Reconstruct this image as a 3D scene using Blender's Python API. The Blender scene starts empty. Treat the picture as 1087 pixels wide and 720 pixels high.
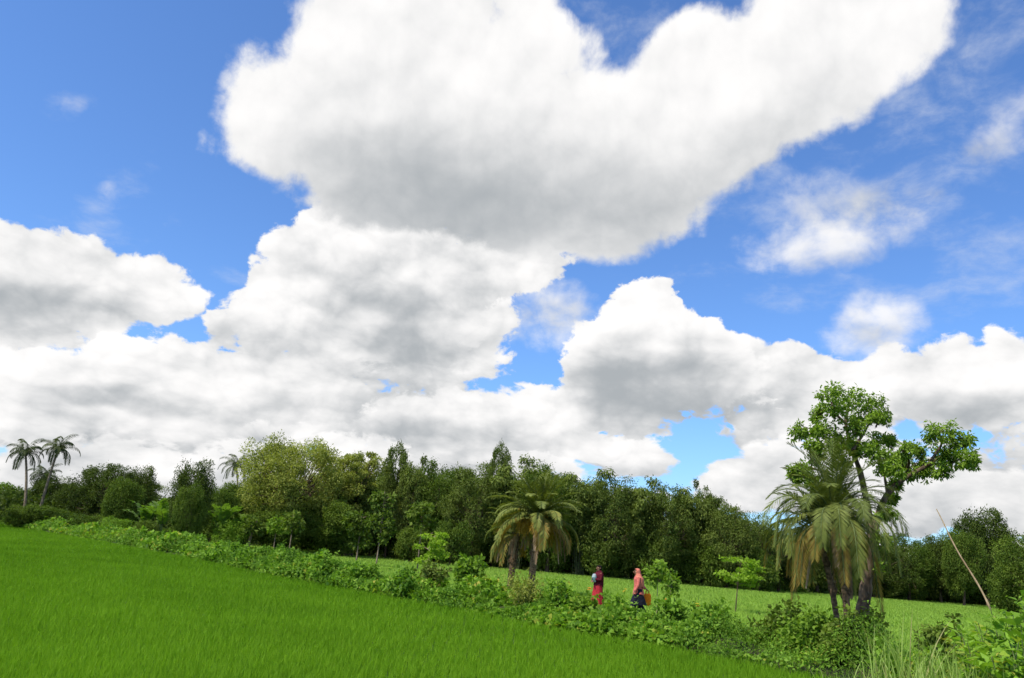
import bpy, math, random
import numpy as np
from mathutils import Vector, Matrix, Euler
R = math.radians
PI = math.pi

# ---------------------------------------------------------------- camera
W0, H0, F0 = 1087.0, 720.0, 840.0
CAM_H, PITCH, ROLL = 1.9, R(15.0), R(4.8)
scene = bpy.context.scene
cam_data = bpy.data.cameras.new('camera')
cam = bpy.data.objects.new('camera', cam_data)
scene.collection.objects.link(cam)
cam_data.sensor_width = 36.0
cam_data.lens = 36.0 * F0 / W0
cam_data.clip_start = 0.05
cam_data.clip_end = 5000.0
cam_rot = Matrix.Rotation(PI / 2 + PITCH, 3, 'X') @ Matrix.Rotation(ROLL, 3, 'Z')
cam.matrix_world = Matrix.Translation((0, 0, CAM_H)) @ cam_rot.to_4x4()
scene.camera = cam


def pdir(px, py):
    """direction in the world of a point of the photograph"""
    v = cam_rot @ Vector(((px - W0 / 2) / F0, -(py - H0 / 2) / F0, -1.0))
    return v.normalized()


def spot(px, dist):
    """ground position (x, y) at the bearing of photo column px (taken near the horizon) and this depth"""
    d = pdir(px, 540 + 0.084 * px)
    return d.x / d.y * dist, dist


# ---------------------------------------------------------------- light
SUN_EL, SUN_AZ = R(54.0), R(-126.0)        # azimuth measured from +Y (view) towards +X
sun_dir = Vector((math.sin(SUN_AZ) * math.cos(SUN_EL), math.cos(SUN_AZ) * math.cos(SUN_EL), math.sin(SUN_EL)))
sun_data = bpy.data.lights.new('sun', 'SUN')
sun_data.energy = 5.0
sun_data.angle = R(0.6)
sun_data.color = (1.0, 0.93, 0.80)
sun = bpy.data.objects.new('sun', sun_data)
scene.collection.objects.link(sun)
sun.rotation_euler = sun_dir.to_track_quat('Z', 'Y').to_euler()

world = bpy.data.worlds.new('World')
scene.world = world
world.use_nodes = True


class NT:
    """small helper to write node trees as expressions"""
    def __init__(self, nt):
        self.nt = nt

    def n(self, typ, **kw):
        nd = self.nt.nodes.new(typ)
        for k, v in kw.items():
            setattr(nd, k, v)
        return nd

    def put(self, sock, v):
        if isinstance(v, bpy.types.NodeSocket):
            self.nt.links.new(v, sock)
        else:
            sock.default_value = v

    def m(self, op, a, b=None, c=None, clamp=False):
        nd = self.n('ShaderNodeMath', operation=op)
        nd.use_clamp = clamp
        self.put(nd.inputs[0], a)
        if b is not None: self.put(nd.inputs[1], b)
        if c is not None: self.put(nd.inputs[2], c)
        return nd.outputs[0]

    def v(self, op, a, b=None, scale=None):
        nd = self.n('ShaderNodeVectorMath', operation=op)
        self.put(nd.inputs[0], a)
        if b is not None: self.put(nd.inputs[1], b)
        if scale is not None: self.put(nd.inputs['Scale'], scale)
        return nd.outputs['Value'] if op in ('LENGTH', 'DOT_PRODUCT', 'DISTANCE') else nd.outputs[0]

    def smooth(self, x, lo, hi):
        nd = self.n('ShaderNodeMapRange', interpolation_type='SMOOTHSTEP'); nd.clamp = False
        self.put(nd.inputs[0], x); self.put(nd.inputs[1], lo); self.put(nd.inputs[2], hi)
        return nd.outputs[0]

    def lin(self, x, a, b, c, d):
        nd = self.n('ShaderNodeMapRange')
        self.put(nd.inputs[0], x)
        for i, q in enumerate((a, b, c, d)): self.put(nd.inputs[1 + i], q)
        return nd.outputs[0]

    def noise(self, vec, scale, detail=2.0, rough=0.5, dist=0.0, color=False, dims='2D'):
        nd = self.n('ShaderNodeTexNoise', noise_dimensions=dims)
        self.put(nd.inputs['Vector'], vec)
        nd.inputs['Scale'].default_value = scale
        nd.inputs['Detail'].default_value = detail
        nd.inputs['Roughness'].default_value = rough
        nd.inputs['Distortion'].default_value = dist
        return nd.outputs['Color' if color else 0]

    def voro(self, vec, scale, detail=2.0, rough=0.5, lac=2.2, feature='F1', dims='2D'):
        nd = self.n('ShaderNodeTexVoronoi', feature=feature, voronoi_dimensions=dims)
        nd.normalize = True
        self.put(nd.inputs['Vector'], vec)
        nd.inputs['Scale'].default_value = scale
        nd.inputs['Detail'].default_value = detail
        nd.inputs['Roughness'].default_value = rough
        nd.inputs['Lacunarity'].default_value = lac
        if feature == 'SMOOTH_F1': nd.inputs['Smoothness'].default_value = 0.35
        return nd.outputs['Distance']

    def mix(self, f, a, b, mode='MIX'):
        nd = self.n('ShaderNodeMix', data_type='RGBA', blend_type=mode)
        self.put(nd.inputs[0], f)
        self.put(nd.inputs[6], a if not isinstance(a, tuple) else (*a[:3], 1))
        self.put(nd.inputs[7], b if not isinstance(b, tuple) else (*b[:3], 1))
        return nd.outputs[2]


def angles(px, py):
    d = pdir(px, py)
    return math.atan2(d.x, d.y), math.asin(d.z)


def sky():
    t = NT(world.node_tree)
    world.node_tree.nodes.clear()
    geo = t.n('ShaderNodeTexCoord')
    D = t.v('NORMALIZE', geo.outputs['Generated'])
    sep = t.n('ShaderNodeSeparateXYZ'); t.put(sep.inputs[0], D)
    az = t.m('ARCTAN2', sep.outputs[0], sep.outputs[1])
    el = t.m('ARCSINE', sep.outputs[2])
    cb = t.n('ShaderNodeCombineXYZ'); t.put(cb.inputs[0], az); t.put(cb.inputs[1], el); cb.inputs[2].default_value = 1.0
    AE = cb.outputs[0]                                     # azimuth, elevation
    # the drifting edges: bend the coordinates with a little turbulence
    wn = t.v('SUBTRACT', t.noise(AE, 5.0, 3.0, 0.55, color=True), (0.5, 0.5, 0.5))
    AEw = t.v('ADD', AE, t.v('MULTIPLY', wn, (0.055, 0.055, 0.0)))
    # cloud detail gets finer and flatter towards the horizon
    elq = t.m('MULTIPLY', t.m('LOGARITHM', t.m('MAXIMUM', t.m('ADD', el, 0.50), 0.05), math.e), 1.10)
    cq = t.n('ShaderNodeCombineXYZ'); t.put(cq.inputs[0], az); t.put(cq.inputs[1], elq)
    Q = cq.outputs[0]
    Dw = t.v('ADD', Q, t.v('MULTIPLY', t.v('SUBTRACT', t.noise(Q, 9.0, 3.0, 0.5, color=True), (0.5, 0.5, 0.5)), (0.030, 0.028, 0.0)))

    def puffs(q, s, d):
        return t.m('SUBTRACT', 0.42, t.voro(q, s, d, 0.42, 2.3))
    LQ = (-0.010, 0.016, 0.0)
    n1 = puffs(Dw, 7.5, 4.0)
    slope = t.m('SUBTRACT', n1, puffs(t.v('ADD', Dw, LQ), 7.5, 4.0))
    fine = t.m('SUBTRACT', t.noise(Dw, 40.0, 4.0, 0.6), 0.5)
    big = t.m('SUBTRACT', t.noise(Dw, 6.0, 3.0, 0.55), 0.5)
    puff = t.m('MULTIPLY_ADD', fine, 0.3, n1)

    def ellipse(coord, e):
        cx, cy, rx, ry = e[:4]
        ang = R(e[4]) if len(e) > 4 else 0.0
        a0, e0 = angles(cx, cy)
        # the two axes of the ellipse as angle differences
        ax = Vector(angles(cx + rx * math.cos(ang), cy + rx * math.sin(ang))) - Vector((a0, e0))
        ay = Vector(angles(cx + ry * math.sin(ang), cy - ry * math.cos(ang))) - Vector((a0, e0))
        M = Matrix(((ax.x, ay.x), (ax.y, ay.y))).inverted()       # exact affine inverse: unit circle space
        U = (M[0][0], M[0][1], -(M[0][0] * a0 + M[0][1] * e0))
        V = (M[1][0], M[1][1], -(M[1][0] * a0 + M[1][1] * e0))
        x = t.v('DOT_PRODUCT', coord, U)
        y = t.v('DOT_PRODUCT', coord, V)
        r = t.m('MULTIPLY_ADD', y, y, t.m('MULTIPLY', x, x))      # squared
        return r, min(ax.length, ay.length), y

    def field(coord, blobs, soft=0.03, heap=0.0):
        out, shade = None, None
        for b in blobs:
            r, s, y = ellipse(coord, b)
            # distance-like inside, gently capped outside
            f = t.m('MULTIPLY_ADD', r, -s * 0.55, s * 0.55)
            if heap:                                              # every heap: lit top, shaded foot
                gi = t.m('MULTIPLY', t.smooth(y, 0.45, -0.75), heap)
                if out is None: shade = gi
                else:
                    w = t.smooth(t.m('SUBTRACT', f, out), -0.010, 0.012)
                    shade = t.m('MULTIPLY_ADD', w, t.m('SUBTRACT', gi, shade), shade)
            out = f if out is None else t.m('SMOOTH_MAX', out, f, soft)
        return (out, shade) if heap else out

    def tones(coord, blobs):
        out = None
        for b in blobs:
            r, s, _ = ellipse(coord, b)
            f = t.m('MULTIPLY', t.smooth(r, 1.0, 0.0), b[5])
            out = f if out is None else t.m('ADD', out, f)
        return out

    WHITE = tuple(c / BG for c in (1.05, 1.035, 1.025))
    GREY = tuple(c / BG for c in (0.43, 0.46, 0.485))

    def layer(col, blobs, shades, amp, edge, relief, base, below, opac=1.0, hole=0.0, heap=0.0):
        """one bank of cumulus: its outline field, puffy detail, light from above left"""
        F = field(AEw, blobs, heap=heap)
        F, hs_ = F if heap else (F, None)
        dens = t.m('MULTIPLY_ADD', big, 0.055, t.m('MULTIPLY_ADD', puff, amp * 1.25, F))
        alpha = t.m('MULTIPLY', t.smooth(dens, 0.0, edge), opac)
        if hole:
            alpha = t.m('MULTIPLY', alpha, t.smooth(veil_n, -0.2, -0.2 + hole))
        rel = t.m('MULTIPLY', slope, relief)
        sh = tones(AEw, shades)
        if heap: sh = t.m('ADD', sh, hs_)
        # thick hearts of a cloud are greyer than its thin bright rims
        heart = t.smooth(dens, 0.02, 0.20)
        g = t.m('ADD', t.m('MULTIPLY', heart, base), sh)
        g = t.m('SUBTRACT', g, t.m('MULTIPLY_ADD', t.m('SUBTRACT', n1, 0.16), relief * CREASE, rel))
        g = t.m('ADD', g, t.m('MULTIPLY', t.m('MULTIPLY_ADD', fine, 0.35, big), below))
        g = t.smooth(g, -0.35, 1.30)                               # soft shoulder at both ends
        return t.mix(alpha, col, t.mix(g, WHITE, GREY))

    st = t.n('ShaderNodeTexSky', sky_type='NISHITA')
    st.sun_disc = False
    st.sun_elevation = SUN_EL
    st.sun_rotation = SUN_AZ
    st.air_density = 1.0
    st.dust_density = 0.6
    st.ozone_density = 2.0
    col = t.mix(1.0, st.outputs[0], tuple(c * SKY_V for c in SKY_T), mode='MULTIPLY')
    # high thin veils
    veil_f = field(AEw, [(1050, 40, 100, 34, -38), (985, 185, 110, 34, -24), (860, 215, 90, 40, 5), (935, 315, 190, 13, 1),
                         (1060, 275, 75, 44, 8), (105, 215, 42, 16, -38), (100, 240, 40, 10), (70, 112, 11, 8, -20), (30, 350, 60, 20),
                         (660, 35, 70, 30, 20), (400, 300, 90, 10), (940, 80, 60, 70, -40), (1010, 150, 50, 12, -40)], 0.02)
    veil_n = t.m('SUBTRACT', t.noise(t.v('MULTIPLY', Dw, (1.0, 1.7, 1.0)), 13.0, 6.0, 0.62), 0.5)
    veil = t.m('ADD', veil_f, t.m('MULTIPLY', veil_n, 0.16))
    veil_a = t.m('MULTIPLY', t.smooth(veil, -0.02, 0.10), 0.62)
    col = t.mix(veil_a, col, tuple(c / BG for c in (0.74, 0.79, 0.88)))
    # everywhere outside the view: fair-weather clouds from noise alone
    cdir = cam_rot @ Vector((0, 0, -1))
    away = t.smooth(t.v('DOT_PRODUCT', D, tuple(cdir)), 0.80, 0.70)
    gen = t.noise(t.v('MULTIPLY', AE, (1.0, 2.0, 1.0)), 2.6, 5.0, 0.56)
    gen_a = t.m('MULTIPLY', t.smooth(gen, 0.50, 0.58), away)
    col = t.mix(gen_a, col, t.mix(t.smooth(gen, 0.53, 0.72), WHITE, GREY))

    col = layer(col, [(40, 455, 80, 34), (130, 462, 70, 30), (215, 455, 66, 34), (300, 450, 70, 40), (385, 445, 60, 34), (455, 430, 64, 40), (525, 432, 54, 38), (585, 455, 40, 28), (672, 476, 34, 20),
                      (845, 420, 52, 46, 6), (900, 440, 56, 44), (960, 420, 44, 40), (1015, 415, 60, 44), (1080, 425, 46, 46), (800, 455, 40, 26), (930, 480, 60, 30), (1040, 490, 80, 30)],
                [(1010, 460, 130, 26, 4, .35), (560, 440, 60, 20, 0, .15), (880, 490, 110, 22, 0, .3)],
                0.080, 0.010, 1.6, 0.30, 0.8, heap=0.62)
    col = layer(col, [(30, 510, 90, 32), (120, 500, 60, 28), (190, 506, 70, 30), (265, 496, 60, 28), (350, 500, 70, 30), (430, 488, 60, 28), (500, 480, 62, 30), (560, 492, 40, 26), (690, 486, 38, 20), (640, 530, 70, 16),
                      (770, 512, 44, 24), (830, 505, 60, 34), (900, 520, 60, 34), (980, 520, 70, 34), (1060, 530, 70, 34), (400, 556, 900, 26, 4.8)],
                [(400, 540, 600, 26, 4.8, .25)],
                0.075, 0.010, 1.5, 0.28, 0.8, heap=0.55)
    col = layer(col, [(60, 302, 112, 52, 2), (140, 300, 66, 40, 10), (192, 318, 38, 18, 6), (-20, 300, 70, 50), (20, 330, 60, 40), (455, 335, 84, 60), (400, 385, 110, 50), (470, 400, 70, 46),
                 (790, 425, 56, 40, 0), (770, 410, 60, 36), (1010, 430, 70, 50), (1075, 425, 50, 50), (850, 412, 52, 40, 10), (300, 400, 80, 30)],
                [(430, 370, 110, 40, 0, .5), (60, 330, 140, 30, 0, .42), (500, 440, 100, 30, 0, .4), (790, 440, 100, 30, 0, .4), (1020, 440, 100, 24, 0, .45), (780, 395, 60, 40, 0, .2)],
                0.088, 0.010, 1.7, 0.30, 0.6, heap=0.34)
    col = layer(col, [(130, 402, 118, 34, 2), (50, 430, 90, 38), (220, 420, 90, 36), (345, 268, 48, 44), (318, 312, 46, 46), (330, 350, 86, 44), (420, 290, 90, 66), (502, 292, 50, 26), (530, 272, 60, 26), (246, 352, 24, 24),
                 (430, 350, 70, 40), (560, 440, 70, 34, 10), (480, 440, 80, 40), (340, 410, 80, 40, -10)],
                [(420, 350, 100, 56, 10, .62), (490, 310, 70, 40, 0, .35), (365, 300, 80, 50, 0, .18), (130, 425, 150, 20, 2, .45), (480, 465, 130, 24, 3, .4), (330, 440, 100, 26, 0, .3)],
                0.088, 0.009, 1.7, 0.26, 0.5, heap=0.28)
    col = layer(col, [(690, 328, 54, 42), (728, 350, 40, 48), (658, 368, 52, 46, -20), (700, 405, 88, 44), (740, 425, 66, 26), (628, 412, 40, 26)],
                [(700, 420, 130, 56, 0, .55), (640, 390, 70, 50, 0, .35), (745, 390, 50, 50, 0, .3), (690, 375, 80, 40, 0, .2)],
                0.088, 0.008, 1.6, 0.20, 0.5, heap=0.12)
    col = layer(col, [(1000, 185, 70, 20, -30), (930, 210, 60, 22, -10), (870, 215, 46, 20, 10), (1050, 150, 40, 16, -40)], [(950, 200, 160, 50, -20, .8)],
                0.10, 0.060, 0.8, 0.3, 0.7, 0.72)
    col = layer(col, [(588, 326, 54, 30, 0), (905, 250, 66, 32, -12), (850, 264, 46, 20, 0), (955, 232, 44, 28, -20), (938, 350, 50, 32, 0), (560, 348, 46, 20), (925, 372, 56, 20, 0), (100, 212, 26, 10, -40), (70, 112, 12, 9)],
                 [(588, 335, 60, 24, 0, .35), (900, 280, 80, 20, -10, .3), (940, 358, 50, 20, 0, .45)],
                 0.075, 0.048, 1.2, 0.35, 0.5, 0.88)
    col = layer(col, [(352, 108, 112, 88, -10), (300, 125, 66, 60), (440, 60, 130, 90), (370, 30, 70, 50), (500, -20, 90, 60), (590, 110, 110, 60, 20), (480, 180, 190, 72, 6), (590, 205, 160, 74, 0), (700, 150, 150, 92, -20),
                 (790, 105, 160, 84, -28), (880, 50, 130, 88, -30), (740, 60, 70, 50, -30), (950, 0, 76, 80, -40), (585, 45, 46, 46), (400, 190, 100, 46, 12), (850, -60, 150, 60), (540, 130, 110, 70)],
                [(500, 215, 330, 90, 0, .50), (480, 225, 190, 60, 0, .42), (430, 140, 170, 80, 10, .22), (740, 200, 200, 80, -20, .26), (560, 150, 180, 60, -10, .15), (840, 140, 160, 60, -30, .2)],
                0.058, 0.024, 0.75, 0.30, 0.25)
    bg = t.n('ShaderNodeBackground')
    t.put(bg.inputs[0], col)
    bg.inputs[1].default_value = BG
    out = t.n('ShaderNodeOutputWorld')
    t.put(out.inputs[0], bg.outputs[0])


CREASE = 0.8
BG, SKY_V, SKY_T = 0.15, 1.15, (0.61, 0.86, 1.20)
world.cycles.sampling_method = 'NONE'
cy = scene.cycles
cy.max_bounces = 5
cy.diffuse_bounces = 3
cy.glossy_bounces = 2
cy.transmission_bounces = 3
cy.transparent_max_bounces = 4
cy.use_adaptive_sampling = True
cy.adaptive_threshold = 0.02
cy.adaptive_min_samples = 12
cy.caustics_reflective = cy.caustics_refractive = False
sky()
scene.view_settings.view_transform = 'Standard'
scene.view_settings.look = 'None'
scene.view_settings.exposure = 0.0
scene.view_settings.gamma = 1.0
scene.view_settings.use_curve_mapping = False


# ---------------------------------------------------------------- helpers
col = scene.collection
rng = np.random.default_rng(7)


def ray_at(px, py, dist):
    """world point at depth dist (metres along +Y) on the bearing of a photo point"""
    d = pdir(px, py)
    k = dist / d.y
    return np.array([d.x * k, dist, CAM_H + d.z * k])


def ground(px, dist):
    py = 540 + 0.084 * px + F0 * (CAM_H - 0.2) / dist
    p = ray_at(px, py, dist)
    return p[0], dist


class Geo:
    """collects numpy geometry; every vertex carries a 'var' value for natural colour variation"""
    def __init__(self):
        self.V, self.A, self.Q, self.T, self.n = [], [], [], [], 0

    def add(self, V, quads=None, tris=None, var=0.5):
        V = np.asarray(V, dtype=np.float32).reshape(-1, 3)
        if quads is not None: self.Q.append(np.asarray(quads, dtype=np.int32).reshape(-1, 4) + self.n)
        if tris is not None: self.T.append(np.asarray(tris, dtype=np.int32).reshape(-1, 3) + self.n)
        self.V.append(V)
        self.A.append(np.broadcast_to(np.asarray(var, dtype=np.float32), (len(V),)))
        self.n += len(V)

    def mesh(self, name, material, smooth=False):
        me = bpy.data.meshes.new(name)
        V = np.concatenate(self.V)
        Q = np.concatenate(self.Q) if self.Q else np.zeros((0, 4), np.int32)
        T = np.concatenate(self.T) if self.T else np.zeros((0, 3), np.int32)
        me.vertices.add(len(V)); me.vertices.foreach_set('co', V.ravel())
        loops = np.concatenate([Q.ravel(), T.ravel()]).astype(np.int32)
        me.loops.add(len(loops)); me.loops.foreach_set('vertex_index', loops)
        tot = np.concatenate([np.full(len(Q), 4), np.full(len(T), 3)]).astype(np.int32)
        start = np.concatenate([[0], np.cumsum(tot)[:-1]]).astype(np.int32)
        me.polygons.add(len(tot)); me.polygons.foreach_set('loop_start', start); me.polygons.foreach_set('loop_total', tot)
        if smooth: me.polygons.foreach_set('use_smooth', np.ones(len(tot), bool))
        at = me.attributes.new('var', 'FLOAT', 'POINT')
        at.data.foreach_set('value', np.concatenate(self.A).astype(np.float32))
        me.materials.append(material)
        me.update(); me.validate()
        return me

    def build(self, name, material, parent=None, smooth=False):
        o = bpy.data.objects.new(name, self.mesh(name, material, smooth))
        col.objects.link(o)
        if parent: o.parent = parent
        return o


def tag(o, label=None, cat=None, group=None, kind=None):
    if label: o['label'] = label
    if cat: o['category'] = cat
    if group: o['group'] = group
    if kind: o['kind'] = kind
    return o


def thing(name, label, cat, loc=(0, 0, 0), rz=0.0, group=None):
    o = bpy.data.objects.new(name, None)
    o.empty_display_size = 0.3
    col.objects.link(o)
    o.location = loc
    o.rotation_euler.z = rz
    return tag(o, label, cat, group)


def copy_thing(root, label, group, loc, rz, scale):
    r = root.copy(); col.objects.link(r)
    r.location = loc; r.rotation_euler = (0, 0, rz); r.scale = scale
    r['label'] = label
    if group: r['group'] = group
    elif 'group' in r: del r['group']
    for ch in root.children:
        c = ch.copy(); col.objects.link(c); c.parent = r
        for g in ch.children:
            d = g.copy(); col.objects.link(d); d.parent = c
    return r


def unit(a):
    return a / np.maximum(np.linalg.norm(a, axis=-1, keepdims=True), 1e-9)


def add_leaves(g, C, axis, nrm, L, Wd, var, fold=0.15):
    """rhombic leaf blades: base at C, pointing along axis, facing nrm"""
    n = len(C)
    axis = unit(axis)
    side = unit(np.cross(axis, nrm))
    nrm = np.cross(side, axis)
    L = np.broadcast_to(L, (n,))[:, None]; Wd = np.broadcast_to(Wd, (n,))[:, None]
    mid = C + axis * L * 0.45
    V = np.stack([C, mid + side * Wd * 0.5 + nrm * Wd * fold, C + axis * L - nrm * L * 0.08, mid - side * Wd * 0.5 + nrm * Wd * fold], 1)
    F = np.arange(n * 4).reshape(n, 4)
    g.add(V.reshape(-1, 3), quads=F, var=np.repeat(np.broadcast_to(var, (n,)), 4))


def tube(g, P, Rr, sides=7, var=0.5, cap=True):
    P = np.asarray(P, float); n = len(P)
    Rr = np.broadcast_to(np.asarray(Rr, float), (n,))
    Tn = unit(np.gradient(P, axis=0))
    ref = np.array([0.0, 1.0, 0.0]) if abs(Tn[0][1]) < 0.9 else np.array([1.0, 0, 0])
    A = unit(np.cross(Tn, ref)); B = np.cross(Tn, A)
    th = np.linspace(0, 2 * PI, sides, endpoint=False)
    ring = P[:, None] + Rr[:, None, None] * (np.cos(th)[None, :, None] * A[:, None] + np.sin(th)[None, :, None] * B[:, None])
    i = np.arange(n - 1)[:, None] * sides; j = np.arange(sides)[None]; k = (j + 1) % sides
    Q = np.stack([i + j, i + k, i + sides + k, i + sides + j], -1).reshape(-1, 4)
    g.add(ring.reshape(-1, 3), quads=Q, var=var)
    if cap:
        g.add(np.vstack([ring[-1], P[-1:] + Tn[-1:] * Rr[-1]]), tris=[(a, (a + 1) % sides, sides) for a in range(sides)], var=var)


def curve(p0, p1, p2, n=7):
    t = np.linspace(0, 1, n)[:, None]
    return (1 - t) ** 2 * np.asarray(p0, float) + 2 * t * (1 - t) * np.asarray(p1, float) + t ** 2 * np.asarray(p2, float)


def rand_dirs(r, n):
    return unit(r.normal(size=(n, 3)))


# ---------------------------------------------------------------- materials
def leaf_mat(name, a, b, c=None, trans=0.35, rough=0.5, spec=0.25, patch=0.0, tint=None):
    """leaf surface: colour runs a -> b (-> c for a few old leaves) with the leaf's own variation; lets light through"""
    m = bpy.data.materials.new(name); m.use_nodes = True
    t = NT(m.node_tree); m.node_tree.nodes.clear()
    at = t.n('ShaderNodeAttribute', attribute_name='var')
    oi = t.n('ShaderNodeObjectInfo')
    f = t.m('ADD', at.outputs['Fac'], t.m('MULTIPLY_ADD', oi.outputs['Random'], 0.24, -0.12))
    if patch:
        geo = t.n('ShaderNodeNewGeometry')
        f = t.m('ADD', f, t.m('MULTIPLY', t.m('SUBTRACT', t.noise(geo.outputs['Position'], 0.22, 4.0, 0.6, dims='3D'), 0.5), patch))
    rp = t.n('ShaderNodeValToRGB')
    t.put(rp.inputs[0], f)
    e = rp.color_ramp.elements
    e[0].position = 0.0; e[0].color = (*a, 1)
    e[1].position = 0.85; e[1].color = (*b, 1)
    if c: q = e.new(0.97); q.color = (*c, 1)
    pb = t.n('ShaderNodeBsdfPrincipled')
    t.put(pb.inputs['Base Color'], rp.outputs[0])
    pb.inputs['Roughness'].default_value = rough
    pb.inputs['Specular IOR Level'].default_value = spec
    tr = t.n('ShaderNodeBsdfTranslucent')
    tc = t.mix(1.0, rp.outputs[0], tint or (1.25, 1.35, 0.55), mode='MULTIPLY')
    t.put(tr.inputs[0], tc)
    ms = t.n('ShaderNodeMixShader')
    ms.inputs[0].default_value = trans
    t.put(ms.inputs[1], pb.outputs[0]); t.put(ms.inputs[2], tr.outputs[0])
    o = t.n('ShaderNodeOutputMaterial'); t.put(o.inputs[0], ms.outputs[0])
    return m


def rough_mat(name, a, b, scale=6.0, rough=0.85, bump=0.4, stretch=(1, 1, 1), spec=0.2):
    m = bpy.data.materials.new(name); m.use_nodes = True
    t = NT(m.node_tree); m.node_tree.nodes.clear()
    tc = t.n('ShaderNodeTexCoord')
    v = t.v('MULTIPLY', tc.outputs['Object'], stretch)
    n = t.noise(v, scale, 6.0, 0.62, dims='3D')
    pb = t.n('ShaderNodeBsdfPrincipled')
    t.put(pb.inputs['Base Color'], t.mix(t.smooth(n, 0.35, 0.68), a, b))
    pb.inputs['Roughness'].default_value = rough
    pb.inputs['Specular IOR Level'].default_value = spec
    bp = t.n('ShaderNodeBump'); bp.inputs['Strength'].default_value = bump; bp.inputs['Distance'].default_value = 0.03
    t.put(bp.inputs['Height'], n); t.put(pb.inputs['Normal'], bp.outputs[0])
    o = t.n('ShaderNodeOutputMaterial'); t.put(o.inputs[0], pb.outputs[0])
    return m


M = dict(
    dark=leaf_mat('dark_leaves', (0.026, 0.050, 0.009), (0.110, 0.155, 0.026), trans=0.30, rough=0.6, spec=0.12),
    mid=leaf_mat('green_leaves', (0.042, 0.086, 0.011), (0.165, 0.235, 0.034), trans=0.34, rough=0.6, spec=0.12),
    olive=leaf_mat('olive_leaves', (0.160, 0.200, 0.030), (0.370, 0.400, 0.090), trans=0.35, rough=0.6, spec=0.1),
    bamboo=leaf_mat('bamboo_leaves', (0.038, 0.072, 0.012), (0.195, 0.250, 0.050), trans=0.32, rough=0.6, spec=0.12),
    bright=leaf_mat('bright_leaves', (0.080, 0.170, 0.014), (0.220, 0.350, 0.040), trans=0.42, rough=0.55, spec=0.15),
    lime=leaf_mat('lime_leaves', (0.160, 0.290, 0.016), (0.300, 0.450, 0.045), trans=0.45, spec=0.15),
    hero=leaf_mat('mango_leaves', (0.055, 0.115, 0.012), (0.250, 0.380, 0.045), trans=0.38, rough=0.5, spec=0.2),
    hedge=leaf_mat('creeper_leaves', (0.034, 0.110, 0.008), (0.250, 0.430, 0.045), (0.42, 0.40, 0.07), trans=0.38, patch=0.9, rough=0.55, spec=0.15),
    banana=leaf_mat('banana_leaves', (0.070, 0.150, 0.018), (0.190, 0.310, 0.045), trans=0.42, rough=0.5, spec=0.2),
    palm=leaf_mat('palm_leaves', (0.070, 0.110, 0.022), (0.225, 0.260, 0.060), (0.30, 0.21, 0.05), trans=0.25, rough=0.55, spec=0.18),
    coco=leaf_mat('coconut_leaves', (0.035, 0.056, 0.018), (0.100, 0.125, 0.040), trans=0.22, rough=0.5, spec=0.2),
    dead=leaf_mat('dead_fronds', (0.17, 0.10, 0.05), (0.50, 0.36, 0.24), trans=0.15, tint=(1.1, 1.0, 0.8)),
    gold=leaf_mat('fruit_stalks', (0.33, 0.20, 0.015), (0.50, 0.33, 0.03), trans=0.15, tint=(1.1, 1.0, 0.6)),
    rice=leaf_mat('rice_leaves', (0.084, 0.208, 0.007), (0.205, 0.390, 0.020), trans=0.42, patch=0.9, rough=0.6, spec=0.1, tint=(1.15, 1.25, 0.5)),
    farrice=leaf_mat('far_rice_leaves', (0.250, 0.430, 0.055), (0.340, 0.520, 0.085), trans=0.45, patch=0.3, spec=0.1, tint=(1.15, 1.2, 0.6)),
    reed=leaf_mat('tall_grass_leaves', (0.170, 0.290, 0.040), (0.360, 0.480, 0.120), (0.42, 0.38, 0.17), trans=0.40, patch=0.4),
    bark=rough_mat('bark', (0.055, 0.038, 0.024), (0.170, 0.120, 0.080), 9.0, stretch=(1, 1, 0.35)),
    palebark=rough_mat('pale_bark', (0.15, 0.115, 0.075), (0.34, 0.27, 0.19), 9.0, stretch=(1, 1, 0.4)),
    palmbark=rough_mat('palm_bark', (0.070, 0.045, 0.025), (0.25, 0.165, 0.095), 7.0, stretch=(1, 1, 2.2), bump=0.8),
    culm=rough_mat('bamboo_culm', (0.06, 0.08, 0.03), (0.15, 0.16, 0.07), 5.0),
    stem=rough_mat('green_stem', (0.07, 0.11, 0.03), (0.16, 0.20, 0.07), 6.0),
    pole=rough_mat('dry_bamboo', (0.28, 0.20, 0.11), (0.46, 0.35, 0.22), 8.0, stretch=(1, 1, 0.3)),
    soil=rough_mat('soil', (0.060, 0.048, 0.030), (0.13, 0.11, 0.065), 2.0),
)


# ---------------------------------------------------------------- plants
def clump(g, r, c, rad, n, L, Wd, flat=0.75, up=0.5, base_var=0.5, droop=0.3, shell=0.45):
    """a tuft of foliage: leaves through the outer part of a lumpy ball"""
    d = rand_dirs(r, n)
    q = r.uniform(shell ** 3, 1.0, n) ** (1 / 3) * (1 + 0.16 * np.abs(r.normal(size=n)))
    lump = 1 + 0.28 * np.sin(d[:, 0] * 5 + c[0]) * np.cos(d[:, 1] * 4 + c[1]) + 0.15 * np.sin(d[:, 2] * 9 + c[2])
    P = c + d * (rad * q * lump)[:, None] * np.array([1, 1, flat])
    ax = d * 0.8 + r.normal(size=(n, 3)) * 0.55; ax[:, 2] -= droop
    nr = d * 0.7 + r.normal(size=(n, 3)) * 0.5 + np.array([0, 0, up])
    s = r.uniform(0.7, 1.3, n)
    var = np.clip(base_var + r.normal(size=n) * 0.11, 0, 0.84)
    add_leaves(g, P, ax, nr, L * s, Wd * s, var)


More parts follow.
